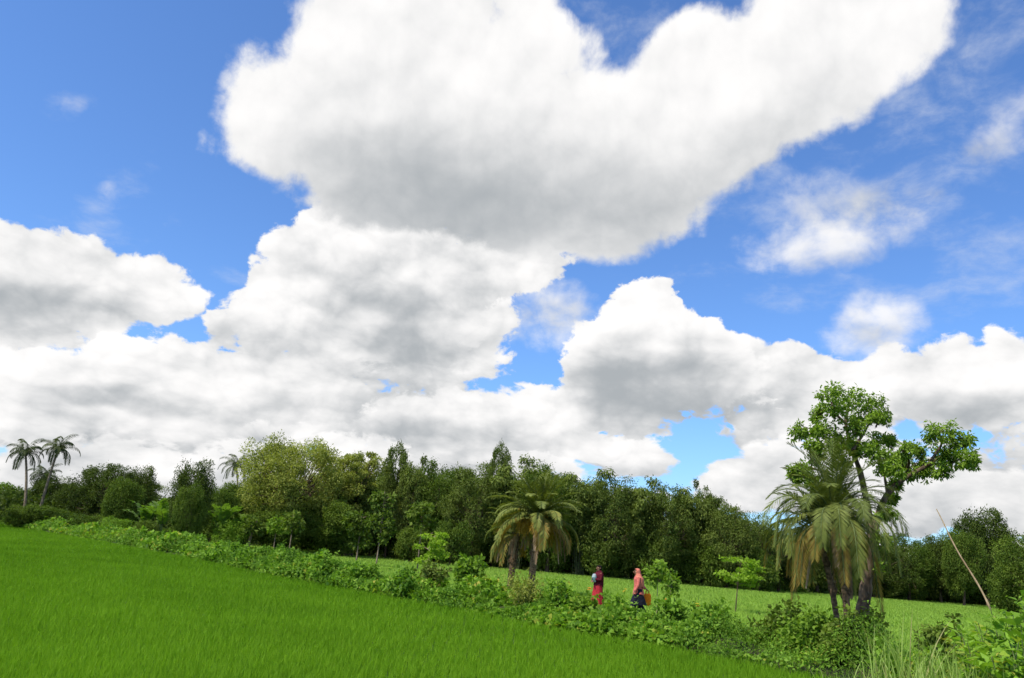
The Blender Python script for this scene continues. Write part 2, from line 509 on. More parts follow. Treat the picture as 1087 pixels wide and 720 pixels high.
def make_broadleaf(seed, H, Wc, trunk_r, low, n_cl, n_leaf, L, leafm, barkm, rc=(0.13, 0.22), flat=0.75, spread=1.0, lean=0.0, shell=0.45):
    """tapered trunk, limbs to every foliage tuft, and an uneven crown; returns trunk and crown meshes"""
    r = np.random.default_rng(seed)
    gt, gc = Geo(), Geo()
    zc = H * (low + 1) / 2; hz = H * (1 - low) / 2
    top = np.array([lean * H + r.normal() * 0.03 * H, r.normal() * 0.03 * H, H * (0.55 + 0.3 * low)])
    tp = curve((0, 0, -0.3), (r.normal() * 0.04 * H, r.normal() * 0.04 * H, H * 0.3), top, 10)
    tube(gt, tp, np.linspace(trunk_r, trunk_r * 0.35, 10) * (1 + 0.5 * np.exp(-np.arange(10) * 1.2)), 9)
    ph = r.uniform(0, 2 * PI, 6)
    for i in range(n_cl):
        a = i * 2.39996 + r.normal() * 0.3
        t = (i + 0.5) / n_cl
        zz = 1 - 2 * t
        zz = zz * 0.95
        rad_xy = math.sqrt(max(0, 1 - zz * zz)) ** 0.8
        env = 1 + 0.22 * math.sin(2 * a + ph[0]) + 0.16 * math.sin(3 * a + ph[1] + zz * 3) + 0.12 * math.sin(5 * a + ph[2])
        inner = r.uniform(0.5, 1.0) ** 0.5 * spread
        cr = r.uniform(*rc) * Wc
        c = np.array([math.cos(a) * rad_xy * (Wc / 2 - cr * 0.7) * env * inner + lean * H,
                      math.sin(a) * rad_xy * (Wc / 2 - cr * 0.7) * env * inner,
                      zc + zz * (hz - cr * flat * 0.7) * inner * (1 + 0.1 * math.sin(4 * a + ph[3]))])
        k = r.uniform(0.35, 1.0)
        st = tp[int(3 + 6 * k * 0.99)]
        midp = (st + c) / 2 + np.array([0, 0, -0.06 * H]) + r.normal(size=3) * 0.03 * H
        pth = curve(st, midp, c, 6)
        tube(gt, pth, np.linspace(trunk_r * 0.32, trunk_r * 0.06, 6), 5)
        clump(gc, r, c, cr, n_leaf, L, L * 0.5, flat=flat, base_var=0.42 + 0.16 * r.normal(), shell=shell)
        for _ in range(2):                                        # small outliers roughen the outline
            d = rand_dirs(r, 1)[0]; d[2] = abs(d[2]) * 0.8
            clump(gc, r, c + d * cr * 1.05, cr * 0.38, n_leaf // 7, L, L * 0.5, base_var=0.5, shell=0.2)
    return gt.mesh('trunk', M[barkm], True), gc.mesh('crown', M[leafm])


def make_bamboo(seed, H, Wc, n_culm=20, n_spray=30, per=20, leafm='bamboo'):
    r = np.random.default_rng(seed)
    gt, gc = Geo(), Geo()
    for i in range(n_culm):
        a = r.uniform(0, 2 * PI); hh = H * r.uniform(0.62, 1.0) if i > 2 else H * r.uniform(0.93, 1.04)
        reach = Wc * 0.5 * r.uniform(0.15, 1.0)
        b = np.array([math.cos(a), math.sin(a), 0]) * Wc * 0.12 * r.uniform(0.2, 1)
        o = np.array([math.cos(a), math.sin(a), 0])
        P = curve(b + (0, 0, -0.2), b + o * reach * 0.35 + (0, 0, hh * 1.15), b + o * reach * 1.1 + (0, 0, hh * r.uniform(0.62, 0.86)), 12)
        tube(gt, P, np.linspace(0.055, 0.012, 12), 5)
        base_var = 0.45 + 0.17 * r.normal()
        for k in range(n_spray):
            t = r.uniform(0.12, 1.0) ** 0.8
            q = t * 11; j = min(int(q), 10); p = P[j] + (P[j + 1] - P[j]) * (q - j)
            w = (0.45 + 0.7 * (1 - t)) * Wc * 0.17
            oo = rand_dirs(r, 1)[0]; oo[2] = oo[2] * 0.3
            c = p + oo * w * r.uniform(0.2, 1.3)
            n = per
            d = rand_dirs(r, n)
            Pn = c + d * w * 0.55 * np.array([1, 1, 0.8])
            ax = d * 0.7 + oo * 0.5; ax[:, 2] -= 0.75
            nr = d + r.normal(size=(n, 3)) * 0.5 + np.array([0, 0, 0.6])
            s = r.uniform(0.7, 1.3, n) * H / 12
            add_leaves(gc, Pn, ax, nr, 0.36 * s, 0.13 * s, np.clip(base_var + r.normal(size=n) * 0.15 + 0.12 * (t - 0.5), 0, 0.84))
    return gt.mesh('culms', M['culm'], True), gc.mesh('crown', M[leafm])


def frond(g, gs, r, base, az, el0, Lf, droop, n=26, leaflet=0.34, width=0.03, vee=0.5, hang=0.35, var=0.5, twist=0.0, skip=0.12):
    """one pinnate palm frond: an arching rib with leaflets down both sides"""
    m = 12
    ds = Lf / (m - 1); P = [np.array(base, float)]; e = el0
    for i in range(m - 1):
        e2 = max(e - droop * (i / (m - 1)) ** 1.2 * 0.9, -1.42)
        side = twist * (i / m)
        P.append(P[-1] + ds * np.array([math.cos(e2) * math.cos(az + side), math.cos(e2) * math.sin(az + side), math.sin(e2)]))
        e = max(e2 * 0.4 + e * 0.6 - droop * 0.10, -1.42)
    P = np.array(P)
    tube(gs, P, np.linspace(0.020, 0.005, m) * max(1, Lf / 2.5), 4, var=var, cap=False)
    t = np.linspace(skip, 0.99, n); q = t * (m - 1); j = np.minimum(q.astype(int), m - 2)
    C = P[j] + (P[j + 1] - P[j]) * (q - j)[:, None]
    Tn = unit(P[j + 1] - P[j])
    S = unit(np.cross(Tn, np.array([0, 0, 1.0]))); U = np.cross(S, Tn)
    for sgn in (-1, 1):
        ll = leaflet * np.sin(np.clip(0.35 + t * 2.55, 0, PI)) ** 0.7 * r.uniform(0.85, 1.12, n) + 0.05
        ax = Tn * (0.55 + 0.5 * t[:, None]) + sgn * S * 1.0 + U * vee * r.uniform(0.3, 1.2, n)[:, None] + r.normal(size=(n, 3)) * 0.08
        ax = unit(ax); ax[:, 2] -= hang
        nr = U + sgn * S * -0.5 + r.normal(size=(n, 3)) * 0.15
        add_leaves(g, C, ax, nr, ll, width, np.clip(var + r.normal(size=n) * 0.08, 0, 1.0), fold=0.1)


def palm_trunk(g, P, r0, r1, rings=True, r=None, scar=0.35):
    n = len(P) * 5
    t = np.linspace(0, len(P) - 1, n); j = np.minimum(t.astype(int), len(P) - 2)
    Q = P[j] + (P[j + 1] - P[j]) * (t - j)[:, None]
    rad = np.linspace(r0, r1, n) * (1 + (0.12 * (np.arange(n) % 2) if rings else 0)) * (1 + 0.35 * np.exp(-np.arange(n) * 0.35))
    tube(g, Q, rad, 10)


def make_date_palm(label, base, head, Lf, n_fr, seed, cat='palm', dead=8, gold=0, group=None, leafm='palm', fat=1.0, leaflet=0.34, npair=30, droop=1.0, span=80):
    r = np.random.default_rng(seed)
    root = thing('date_palm', label, cat, (base[0], base[1], 0), group=group)
    hd = np.array(head) - np.array([base[0], base[1], 0])
    P = curve((0, 0, -0.2), (hd[0] * 0.2 + 0.05, hd[1] * 0.3, hd[2] * 0.55), hd, 9)
    gt = Geo(); palm_trunk(gt, P, 0.15 * fat, 0.17 * fat, r=r)
    # old leaf bases around the neck
    for i in range(46):
        t = r.uniform(0.45, 1.0); a = i * 2.4
        p = P[min(int(t * 8), 7)] + (P[min(int(t * 8) + 1, 8)] - P[min(int(t * 8), 7)]) * (t * 8 % 1)
        o = np.array([math.cos(a), math.sin(a), 0])
        tube(gt, curve(p + o * 0.12 * fat, p + o * 0.22 * fat + (0, 0, 0.02), p + o * 0.25 * fat + (0, 0, 0.13), 4), np.linspace(0.045, 0.02, 4) * fat, 4)
    gt.build('trunk', M['palmbark'], root, True)
    gf, gs = Geo(), Geo()
    for i in range(n_fr):
        u = (i + 0.5) / n_fr                                        # 0 young and upright .. 1 old and hanging
        a = i * 2.39996 + r.normal() * 0.30
        el0 = R(88 - span * u) + r.normal() * 0.07
        ln = Lf * (0.78 + 0.30 * u) * r.uniform(0.72, 1.14)
        b = hd + np.array([math.cos(a), math.sin(a), 0]) * 0.07 + (0, 0, 0.25 * (1 - u) - 0.1)
        dr = 0.10 + 0.85 * droop * u ** 0.8 * r.uniform(0.6, 1.35)
        v = 0.40 + 0.10 * r.normal() + 0.62 * u ** 2.5
        frond(gf, gs, r, b, a, el0, ln, dr, n=npair, leaflet=leaflet * (0.9 + 0.2 * u), width=(0.019 if npair > 50 else 0.046) * Lf / 2.3, vee=0.55 - 0.3 * u, hang=0.10 + 0.5 * u, var=v, twist=r.normal() * 0.2)
    gf.build('crown', M[leafm], root)
    gs.build('frond_ribs', M['stem'], root)
    gd, gds = Geo(), Geo()
    for i in range(dead):
        a = i * 2.1 + r.uniform(0, 0.7)
        frond(gd, gds, r, hd + (0, 0, -0.2), a, R(0) + r.normal() * 0.3, Lf * r.uniform(0.6, 1.05), 0.9, n=26, leaflet=leaflet * 0.55, width=0.05 * Lf / 2.3, vee=0.1, hang=0.9, var=0.6 + 0.25 * r.normal(), skip=0.25)
    if dead:
        ob = gd.build('dead_fronds', M['dead'], root); tag(ob, 'dry grey brown fronds hanging below the green crown')
        gds.build('dead_ribs', M['dead'], ob)
    if gold:
        gg = Geo()
        for i in range(gold):
            a = i * 2.0 + 0.4 + r.normal() * 0.3
            o = np.array([math.cos(a), math.sin(a), 0])
            e = hd + o * r.uniform(0.45, 0.95) + (0, 0, -r.uniform(0.15, 0.75))
            pth = curve(hd, hd + o * 0.45 + (0, 0, 0.35), e, 6)
            tube(gg, pth, np.linspace(0.035, 0.02, 6), 5)
            n = 110
            d = r.normal(size=(n, 3)) * np.array([0.09, 0.09, 0.16]) + e
            ax = r.normal(size=(n, 3)) * 0.25 + np.array([0, 0, -1.0]) + o * 0.2
            add_leaves(gg, d, ax, r.normal(size=(n, 3)), 0.24, 0.035, r.uniform(0.2, 0.84, n))
        ob = gg.build('fruit_stalks', M['gold'], root); tag(ob, 'orange yellow fruit stalks arching out of the crown')
    return root


def make_coconut(label, base, head, Lf, seed, n_fr=17, wind=0.0, group=None):
    r = np.random.default_rng(seed)
    root = thing('coconut_palm', label, 'palm', (base[0], base[1], 0), group=group)
    hd = np.array(head) - np.array([base[0], base[1], 0])
    P = curve((0, 0, -0.2), (hd[0] * 0.15, hd[1] * 0.3, hd[2] * 0.5), hd, 10)
    gt = Geo(); palm_trunk(gt, P, 0.17, 0.11, r=r); gt.build('trunk', M['palebark'], root, True)
    gf, gs = Geo(), Geo()
    for i in range(n_fr):
        u = (i + 0.5) / n_fr; a = i * 2.39996 + r.normal() * 0.15
        frond(gf, gs, r, hd, a, R(80 - 95 * u), Lf * r.uniform(0.85, 1.25), 0.45 + 0.35 * u, n=24, leaflet=0.72, width=0.075, vee=0.1, hang=0.75, var=0.45 + 0.14 * r.normal(), twist=wind)
    gf.build('crown', M['coco'], root); gs.build('frond_ribs', M['stem'], root)
    gn = Geo()
    for i in range(7):
        a = i * 0.9; c = hd + np.array([math.cos(a) * 0.24, math.sin(a) * 0.24, -0.22 - 0.1 * (i % 2)])
        z = np.linspace(-1, 1, 6)
        tube(gn, c + np.stack([z * 0, z * 0, z * 0.13], 1), 0.115 * np.sqrt(np.clip(1.02 - z * z, 0.01, 1)), 8)
    gn.build('nuts', M['stem'], root, True)
    return root


def make_banana(seed, H):
    r = np.random.default_rng(seed)
    root = thing('banana_plant', 'banana plant', 'banana plant')
    g = Geo(); z = np.linspace(-0.1, H * 0.45, 6)
    for k in range(3):
        off = np.array([r.normal() * 0.35, r.normal() * 0.35, 0]) * (k > 0)
        tube(g, off + np.stack([z * 0.03 * k, z * 0, z * (1 - 0.2 * k)], 1), np.linspace(0.17, 0.09, 6), 8)
    g.build('stem', M['stem'], root, True)
    gl, gr = Geo(), Geo()
    n_l = 13
    for i in range(n_l):
        a = i * 2.4 + r.normal() * 0.2; Lf = H * r.uniform(0.45, 0.62); e = R(r.uniform(55, 88)); m = 14
        P = [np.array([r.normal() * 0.15, r.normal() * 0.15, H * 0.42 * r.uniform(0.75, 1)])]
        for k in range(m - 1):
            e -= 0.02 + 0.13 * k / m
            P.append(P[-1] + Lf / m * np.array([math.cos(e) * math.cos(a), math.cos(e) * math.sin(a), math.sin(e)]))
        P = np.array(P); T = unit(np.gradient(P, axis=0)); S = unit(np.cross(T, (0, 0, 1.0))); U = np.cross(S, T)
        tube(gr, P, np.linspace(0.03, 0.008, m), 4, cap=False)
        t = np.linspace(0, 1, m); w = 0.34 * H / 4 * np.sin(np.clip(t * 3.0 + 0.1, 0, PI)) ** 0.6
        v = 0.45 + 0.15 * r.normal()
        for sgn in (-1, 1):
            for k in range(1, m - 1):                              # torn into straps
                hang = r.uniform(-0.4, 0.35) * w[k]
                A0, A1 = P[k], P[k] + (P[k + 1] - P[k]) * 0.92
                B0 = A0 + sgn * S[k] * w[k] - np.array([0, 0, hang]) + T[k] * w[k] * 0.3
                B1 = A1 + sgn * S[k] * w[k + 1] - np.array([0, 0, hang]) + T[k] * w[k] * 0.3
                gl.add([A0, A1, B1, B0], quads=[(0, 1, 2, 3)], var=np.clip(v + r.normal() * 0.1, 0, 1))
    gl.build('leaves', M['banana'], root); gr.build('midribs', M['stem'], root)
    return root


def make_sapling(name, label, cat, loc, H, crown_w, leafm, seed, L=0.16, n=420, layers=5, trunk_r=0.025, crown_from=0.5, barkm='palebark', lean=0.0, group=None, flat=0.4):
    """young tree: a bare thin stem, a few arms, loose plates of leaves"""
    r = np.random.default_rng(seed)
    root = thing(name, label, cat, (loc[0], loc[1], 0), group=group)
    gt, gc = Geo(), Geo()
    top = np.array([lean * H, 0, H * 0.95])
    P = curve((0, 0, -0.1), (lean * H * 0.2 + r.normal() * 0.05, r.normal() * 0.05, H * 0.5), top, 9)
    tube(gt, P, np.linspace(trunk_r, trunk_r * 0.35, 9), 7)
    for i in range(layers):
        t = crown_from + (1 - crown_from) * (i + 0.4) / layers
        p = P[min(int(t * 8), 8)]
        for k in range(4):
            a = r.uniform(0, 2 * PI); w = crown_w / 2 * r.uniform(0.35, 1.0) * (1.1 - 0.5 * abs(t - 0.75))
            e = p + np.array([math.cos(a) * w, math.sin(a) * w, H * 0.06 * r.uniform(0, 1.6)])
            tube(gt, curve(p, (p + e) / 2 + (0, 0, 0.04 * H), e, 5), np.linspace(trunk_r * 0.4, trunk_r * 0.12, 5), 4)
            clump(gc, r, e, crown_w * 0.17, n // (layers * 4), L, L * 0.6, flat=flat, base_var=0.5 + 0.12 * r.normal(), shell=0.1, droop=0.2)
    gt.build('stem', M[barkm], root, True); gc.build('crown', M[leafm], root)
    return root


def make_shrub(name, label, cat, loc, H, Wd, leafm, seed, L=0.12, n=1500, stems=9, group=None, wid=0.62):
    r = np.random.default_rng(seed)
    root = thing(name, label, cat, (loc[0], loc[1], 0), group=group)
    gt, gc = Geo(), Geo()
    for i in range(stems):
        a = i * 2.4 + r.normal() * 0.3; w = Wd / 2 * r.uniform(0.15, 0.9); hh = H * r.uniform(0.55, 1.0) * (1 - 0.25 * (w / (Wd / 2)))
        e = np.array([math.cos(a) * w, math.sin(a) * w, hh])
        pt = curve((math.cos(a) * 0.06, math.sin(a) * 0.06, -0.1), (e[0] * 0.4, e[1] * 0.4, hh * 0.7), e, 6)
        tube(gt, pt, np.linspace(0.022, 0.006, 6), 5)
        for k in range(2, 6):
            clump(gc, r, pt[k] + r.normal(size=3) * 0.06, Wd * 0.17 * r.uniform(0.8, 1.25), n // (stems * 4), L, L * wid, flat=0.8, base_var=0.48 + 0.15 * r.normal(), shell=0.1)
    gt.build('stems', M['stem'], root, True); gc.build('foliage', M[leafm], root)
    return root


def vnoise(x, y, s, seed=0):
    """smooth 2D value noise, -1..1"""
    x = np.asarray(x) / s; y = np.asarray(y) / s
    xi, yi = np.floor(x), np.floor(y); fx, fy = x - xi, y - yi
    fx, fy = fx * fx * (3 - 2 * fx), fy * fy * (3 - 2 * fy)
    def h(a, b):
        q = np.sin(a * 127.1 + b * 311.7 + seed * 74.7) * 43758.5453
        return (q - np.floor(q)) * 2 - 1
    return (h(xi, yi) * (1 - fx) + h(xi + 1, yi) * fx) * (1 - fy) + (h(xi, yi + 1) * (1 - fx) + h(xi + 1, yi + 1) * fx) * fy


# ---------------------------------------------------------------- ground
FOOT_PX = [(-60, 118), (0, 97), (60, 79), (100, 67), (150, 56), (250, 40), (400, 28.5), (550, 23), (698, 19.4), (880, 15.7), (960, 14.4), (1087, 12.4)]
FOOT = np.array([ground(*p) for p in FOOT_PX] + [(14.5, 6.5), (22.0, -3.0)])
FO = FOOT[np.argsort(FOOT[:, 0])]


def yfoot(x):
    return np.interp(x, FO[:, 0], FO[:, 1])


def hedge_w(x):
    return np.interp(x, [-70, -40, -10, 0, 6, 12], [9.0, 6.0, 4.2, 3.6, 3.2, 4.5])


g = Geo()
xs = np.concatenate([[-2000, -600, -250], np.linspace(-120, 120, 61), [250, 600, 2000]])
ys = np.concatenate([[-600, -150, -40], np.linspace(-10, 150, 41), [250, 600, 3000]])
X, Y = np.meshgrid(xs, ys)
Z = np.where((np.abs(X) < 130) & (Y < 150) & (Y > -11), 0.03 * vnoise(X, Y, 9.0), -0.02)
nx = len(xs)
i, j = np.meshgrid(np.arange(nx - 1), np.arange(len(ys) - 1))
i, j = i.ravel(), j.ravel()
g.add(np.stack([X, Y, Z], -1), quads=np.stack([j * nx + i, j * nx + i + 1, (j + 1) * nx + i + 1, (j + 1) * nx + i], 1))
M['ground'] = rough_mat('ground_earth', (0.025, 0.060, 0.010), (0.055, 0.085, 0.022), 0.35, bump=0.1)
tag(g.build('ground', M['ground'], smooth=True), kind='structure')

# the low earth bank the undergrowth stands on
g = Geo(); ns, nt_ = 240, 15
sx = np.linspace(FO[0, 0] + 1, 16, ns)
V = []
for k in range(nt_):
    t = k / (nt_ - 1)
    w = hedge_w(sx)
    yy = yfoot(sx) + 0.25 + t * w * 1.15
    zz = (0.42 + 0.12 * vnoise(sx, yy, 1.3, 3)) * np.sin(PI * t) ** 0.7 - 0.06
    V.append(np.stack([sx, yy, zz], 1))
V = np.array(V)
i, j = np.meshgrid(np.arange(ns - 1), np.arange(nt_ - 1)); i, j = i.ravel(), j.ravel()
g.add(V, quads=np.stack([j * ns + i, j * ns + i + 1, (j + 1) * ns + i + 1, (j + 1) * ns + i], 1))
M['bank'] = rough_mat('bank_earth', (0.020, 0.034, 0.010), (0.060, 0.062, 0.026), 1.4)
tag(g.build('earth_bank', M['bank'], smooth=True), kind='structure')


# ---------------------------------------------------------------- rice
def in_view(x, y, pad):
    return (np.abs(x / np.maximum(y, 0.1)) < 0.72 + pad / np.maximum(y, 1)) & (y > 2)


def rice(name, label, cat, mat, n, dmin, dmax, keep, h, w0, seed, lean=0.35, pw=1.0, vv=1.0):
    r = np.random.default_rng(seed)
    y = dmin * (dmax / dmin) ** (r.uniform(0, 1, n) ** pw)
    x = r.uniform(-1, 1, n) * (0.72 * y + 2.5)
    # blades stand in tufts
    s = 0.16 + 0.004 * y
    x = np.round(x / s) * s + r.normal(size=n) * s * 0.26; y = np.round(y / s) * s + r.normal(size=n) * s * 0.26
    m = keep(x, y); x, y = x[m], y[m]; n = len(x)
    a = r.uniform(0, 2 * PI, n)
    hh = h * r.uniform(0.65, 1.12, n) * (1 + 0.10 * vnoise(x, y, 2.3, 5) + 0.08 * vnoise(x, y, 7.0, 6))
    ww = w0 * (np.maximum(y, 8) / 10) ** 0.75
    ln = lean * r.uniform(0.2, 1.2, n) * hh
    ox, oy = np.cos(a), np.sin(a)
    f = a + r.normal(size=n) * 0.8                                  # blade width direction
    sxx, syy = -np.sin(f), np.cos(f)
    z0 = 0.03 * vnoise(x, y, 9.0)
    P = np.zeros((n, 5, 3), np.float32)
    P[:, 0] = np.stack([x - sxx * ww * .5, y - syy * ww * .5, z0], 1); P[:, 1] = np.stack([x + sxx * ww * .5, y + syy * ww * .5, z0], 1)
    mx, my, mz = x + ox * ln * 0.3, y + oy * ln * 0.3, z0 + hh * 0.62
    P[:, 2] = np.stack([mx + sxx * ww * .5, my + syy * ww * .5, mz], 1); P[:, 3] = np.stack([mx - sxx * ww * .5, my - syy * ww * .5, mz], 1)
    P[:, 4] = np.stack([x + ox * ln, y + oy * ln, z0 + hh], 1)
    k = np.arange(n)[:, None] * 5
    g = Geo()
    v = np.clip(0.45 + vv * 0.15 * r.normal(size=n) + vv * 0.11 * vnoise(x, y, 2.2, 9) + 0.15 * vv * vnoise(x, y * 0.6, 11.0, 2), 0, 0.84)
    g.add(P.reshape(-1, 3), quads=k + np.array([[0, 1, 2, 3]]), tris=k + np.array([[3, 2, 4]]), var=np.repeat(v, 5))
    return tag(g.build(name, mat), label, cat, kind='stuff')


rice('rice_crop', 'dense deep green young rice filling the near field', 'rice', M['rice'], 950000, 5.5, 115,
     lambda x, y: (y < yfoot(x) + 0.15), 0.21, 0.0060, 11, pw=0.9, vv=0.85)
rice('far_rice_crop', 'pale yellow green rice beyond the hedgerow, in front of the wood', 'rice', M['farrice'], 420000, 16, 112,
     lambda x, y: (y > yfoot(x) + hedge_w(x) * 1.05) & (y < 88 + 0.020 * (x - 8) ** 2), 0.22, 0.009, 12, lean=0.7, pw=0.75, vv=0.4)

# ---------------------------------------------------------------- undergrowth on the bank
def undergrowth():
    r = np.random.default_rng(21)
    n = 280000
    u = r.uniform(0, 1, n) ** 1.0
    # along the bank, denser where it comes near
    x = np.interp(u, [0, 0.10, 0.25, 0.5, 0.78, 1.0], [-72, -38, -14, -3, 7, 15.5]) + r.normal(size=n) * 0.3
    t = r.uniform(0, 1, n) ** 0.8
    w = hedge_w(x); yf = yfoot(x)
    edge = 0.35 * vnoise(x, x * 0 + 3, 1.1, 8) + 0.25 * vnoise(x, x * 0, 0.45, 4)
    y = yf + edge - 0.05 + t * (w * 1.15 - edge)
    d = np.hypot(x, y)
    tall = 0.72 + 0.34 * vnoise(x, y, 1.9, 1) + 0.30 * vnoise(x, y, 0.8, 2) + 0.22 * vnoise(x, y, 0.35, 7)
    tall = np.clip(tall * 1.22, 0.25, 1.6) * np.interp(x, [-60, -20, -4, 0.5, 2, 5, 7, 12], [1.1, 1.0, 0.88, 0.62, 0.52, 0.62, 0.92, 0.95])
    H = tall * np.clip(np.sin(PI * np.clip(t * 0.95 + 0.05, 0, 1)), 0, 1) ** 0.55 * 1.0
    q = r.uniform(0, 1, n) ** 0.45
    z = H * q + 0.02
    C = np.stack([x, y, z], 1)
    species = vnoise(x, y, 1.5, 13)                                # patches of different plants
    L = np.where(species > 0.25, 0.135, np.where(species < -0.35, 0.070, 0.095)) * np.clip(d / 19, 0.8, 3.2) ** 0.65 * r.uniform(0.7, 1.25, n)
    Wd = L * np.where(species > 0.25, 0.95, np.where(species < -0.35, 0.35, 0.62))
    ax = r.normal(size=(n, 3)) * 0.8 + np.stack([0 * t, (t - 0.45) * 1.6, 0.3 * np.ones(n)], 1)
    nr = r.normal(size=(n, 3)) * 0.62 + np.stack([0 * t, (t - 0.45) * 1.1, 0.95 * np.ones(n)], 1)
    nr[:, 1] -= 0.25
    var = np.clip(0.42 + 0.22 * species + 0.20 * r.normal(size=n) + 0.14 * vnoise(x, y, 0.6, 17) + (r.uniform(size=n) > 0.985) * 0.4, 0, 1)
    g = Geo()
    add_leaves(g, C, ax, nr, L, Wd, var, fold=0.12)
    # upright shoots poking out of the tangle
    m = 900
    k = r.integers(0, n, m); k = k[(z[k] > H[k] * 0.8) & (tall[k] > 0.6)]
    for i in k:
        sh = r.uniform(0.15, 0.5); b = C[i]; tip = b + [r.normal() * 0.12, r.normal() * 0.12, sh]
        nn = int(8 + sh * 22); tt = r.uniform(0, 1, nn)[:, None]
        P = b + (tip - b) * tt + r.normal(size=(nn, 3)) * 0.02
        aa = r.normal(size=(nn, 3)) * [1, 1, 0.4] + [0, 0, 0.25]
        q = np.clip(d[i] / 19, 0.8, 3.2) ** 0.65
        add_leaves(g, P, aa, r.normal(size=(nn, 3)) * 0.5 + [0, -0.2, 1], 0.085 * q, 0.045 * q, np.clip(0.5 + 0.2 * r.normal(size=nn), 0, 0.84))
    tag(g.build('undergrowth', M['hedge']), 'tangle of leafy creepers and weeds on the bank between the two fields', 'undergrowth', kind='stuff')


undergrowth()

# ---------------------------------------------------------------- the wood
def variants(fn, specs):
    return [fn(*s) if not isinstance(s, dict) else fn(**s) for s in specs]


DIM = {}
KIND = {}
for k, n_v in (('round', 4), ('bush', 3), ('bamboo', 4), ('loose', 2), ('billow', 4)):
    KIND[k] = []
    for s in range(n_v):
        if k == 'round':
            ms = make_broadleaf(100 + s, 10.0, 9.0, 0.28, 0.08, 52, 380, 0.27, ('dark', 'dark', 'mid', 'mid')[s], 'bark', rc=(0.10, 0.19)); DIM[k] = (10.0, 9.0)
        elif k == 'bush':
            ms = make_broadleaf(200 + s, 4.0, 4.4, 0.09, -0.05, 24, 230, 0.21, ('mid', 'bright', 'mid')[s], 'bark', rc=(0.12, 0.22)); DIM[k] = (4.0, 4.4)
        elif k == 'bamboo':
            ms = make_bamboo(300 + s, 12.0, 7.5); DIM[k] = (11.6, 7.2)
        elif k == 'billow':
            ms = make_broadleaf(500 + s, 11.0, 9.5, 0.25, 0.0, 95, 250, 0.23, ('bamboo', 'mid', 'bamboo', 'dark')[s], 'bark', rc=(0.05, 0.13), flat=(0.8, 0.95, 1.1, 0.8)[s], shell=0.2); DIM[k] = (11.0, 9.5)
        else:
            ms = make_broadleaf(400 + s, 11.0, 7.0, 0.2, 0.18, 44, 260, 0.26, 'bamboo', 'bark', rc=(0.06, 0.15), flat=0.9, shell=0.25); DIM[k] = (11.0, 7.0)
        KIND[k].append(ms)
used = {}
NAMES = dict(round=('broadleaf_tree', 'tree', 'trunk', 'crown'), bush=('leafy_bush', 'bush', 'stem', 'crown'),
             bamboo=('bamboo_clump', 'bamboo', 'culms', 'crown'), loose=('slender_tree', 'tree', 'trunk', 'crown'), billow=('leafy_tree', 'tree', 'trunk', 'crown'))


def plant(kind, v, px, py, dist, wpx, label, group, rz=None, hz=None):
    """stand one of the prepared plants with its top on a given bearing and depth"""
    top = ray_at(px, py, dist)
    Hv, Wv = DIM[kind]
    sz = (hz or top[2]) / Hv; sx_ = wpx * dist / F0 / Wv
    v = v % len(KIND[kind])
    rz = rz if rz is not None else (px * 7.3 + dist) % 6.28
    key = (kind, v)
    loc = (top[0], dist, 0.0); sc = (sx_, sx_, sz)
    if key not in used:
        nm, cat, a, b = NAMES[kind]
        root = thing(nm, label, cat, loc, rz, group); root.scale = sc
        for part, me in zip((a, b), KIND[kind][v]):
            o = bpy.data.objects.new(part, me); col.objects.link(o); o.parent = root
        used[key] = root
        return root
    return copy_thing(used[key], label, group, loc, rz, sc)


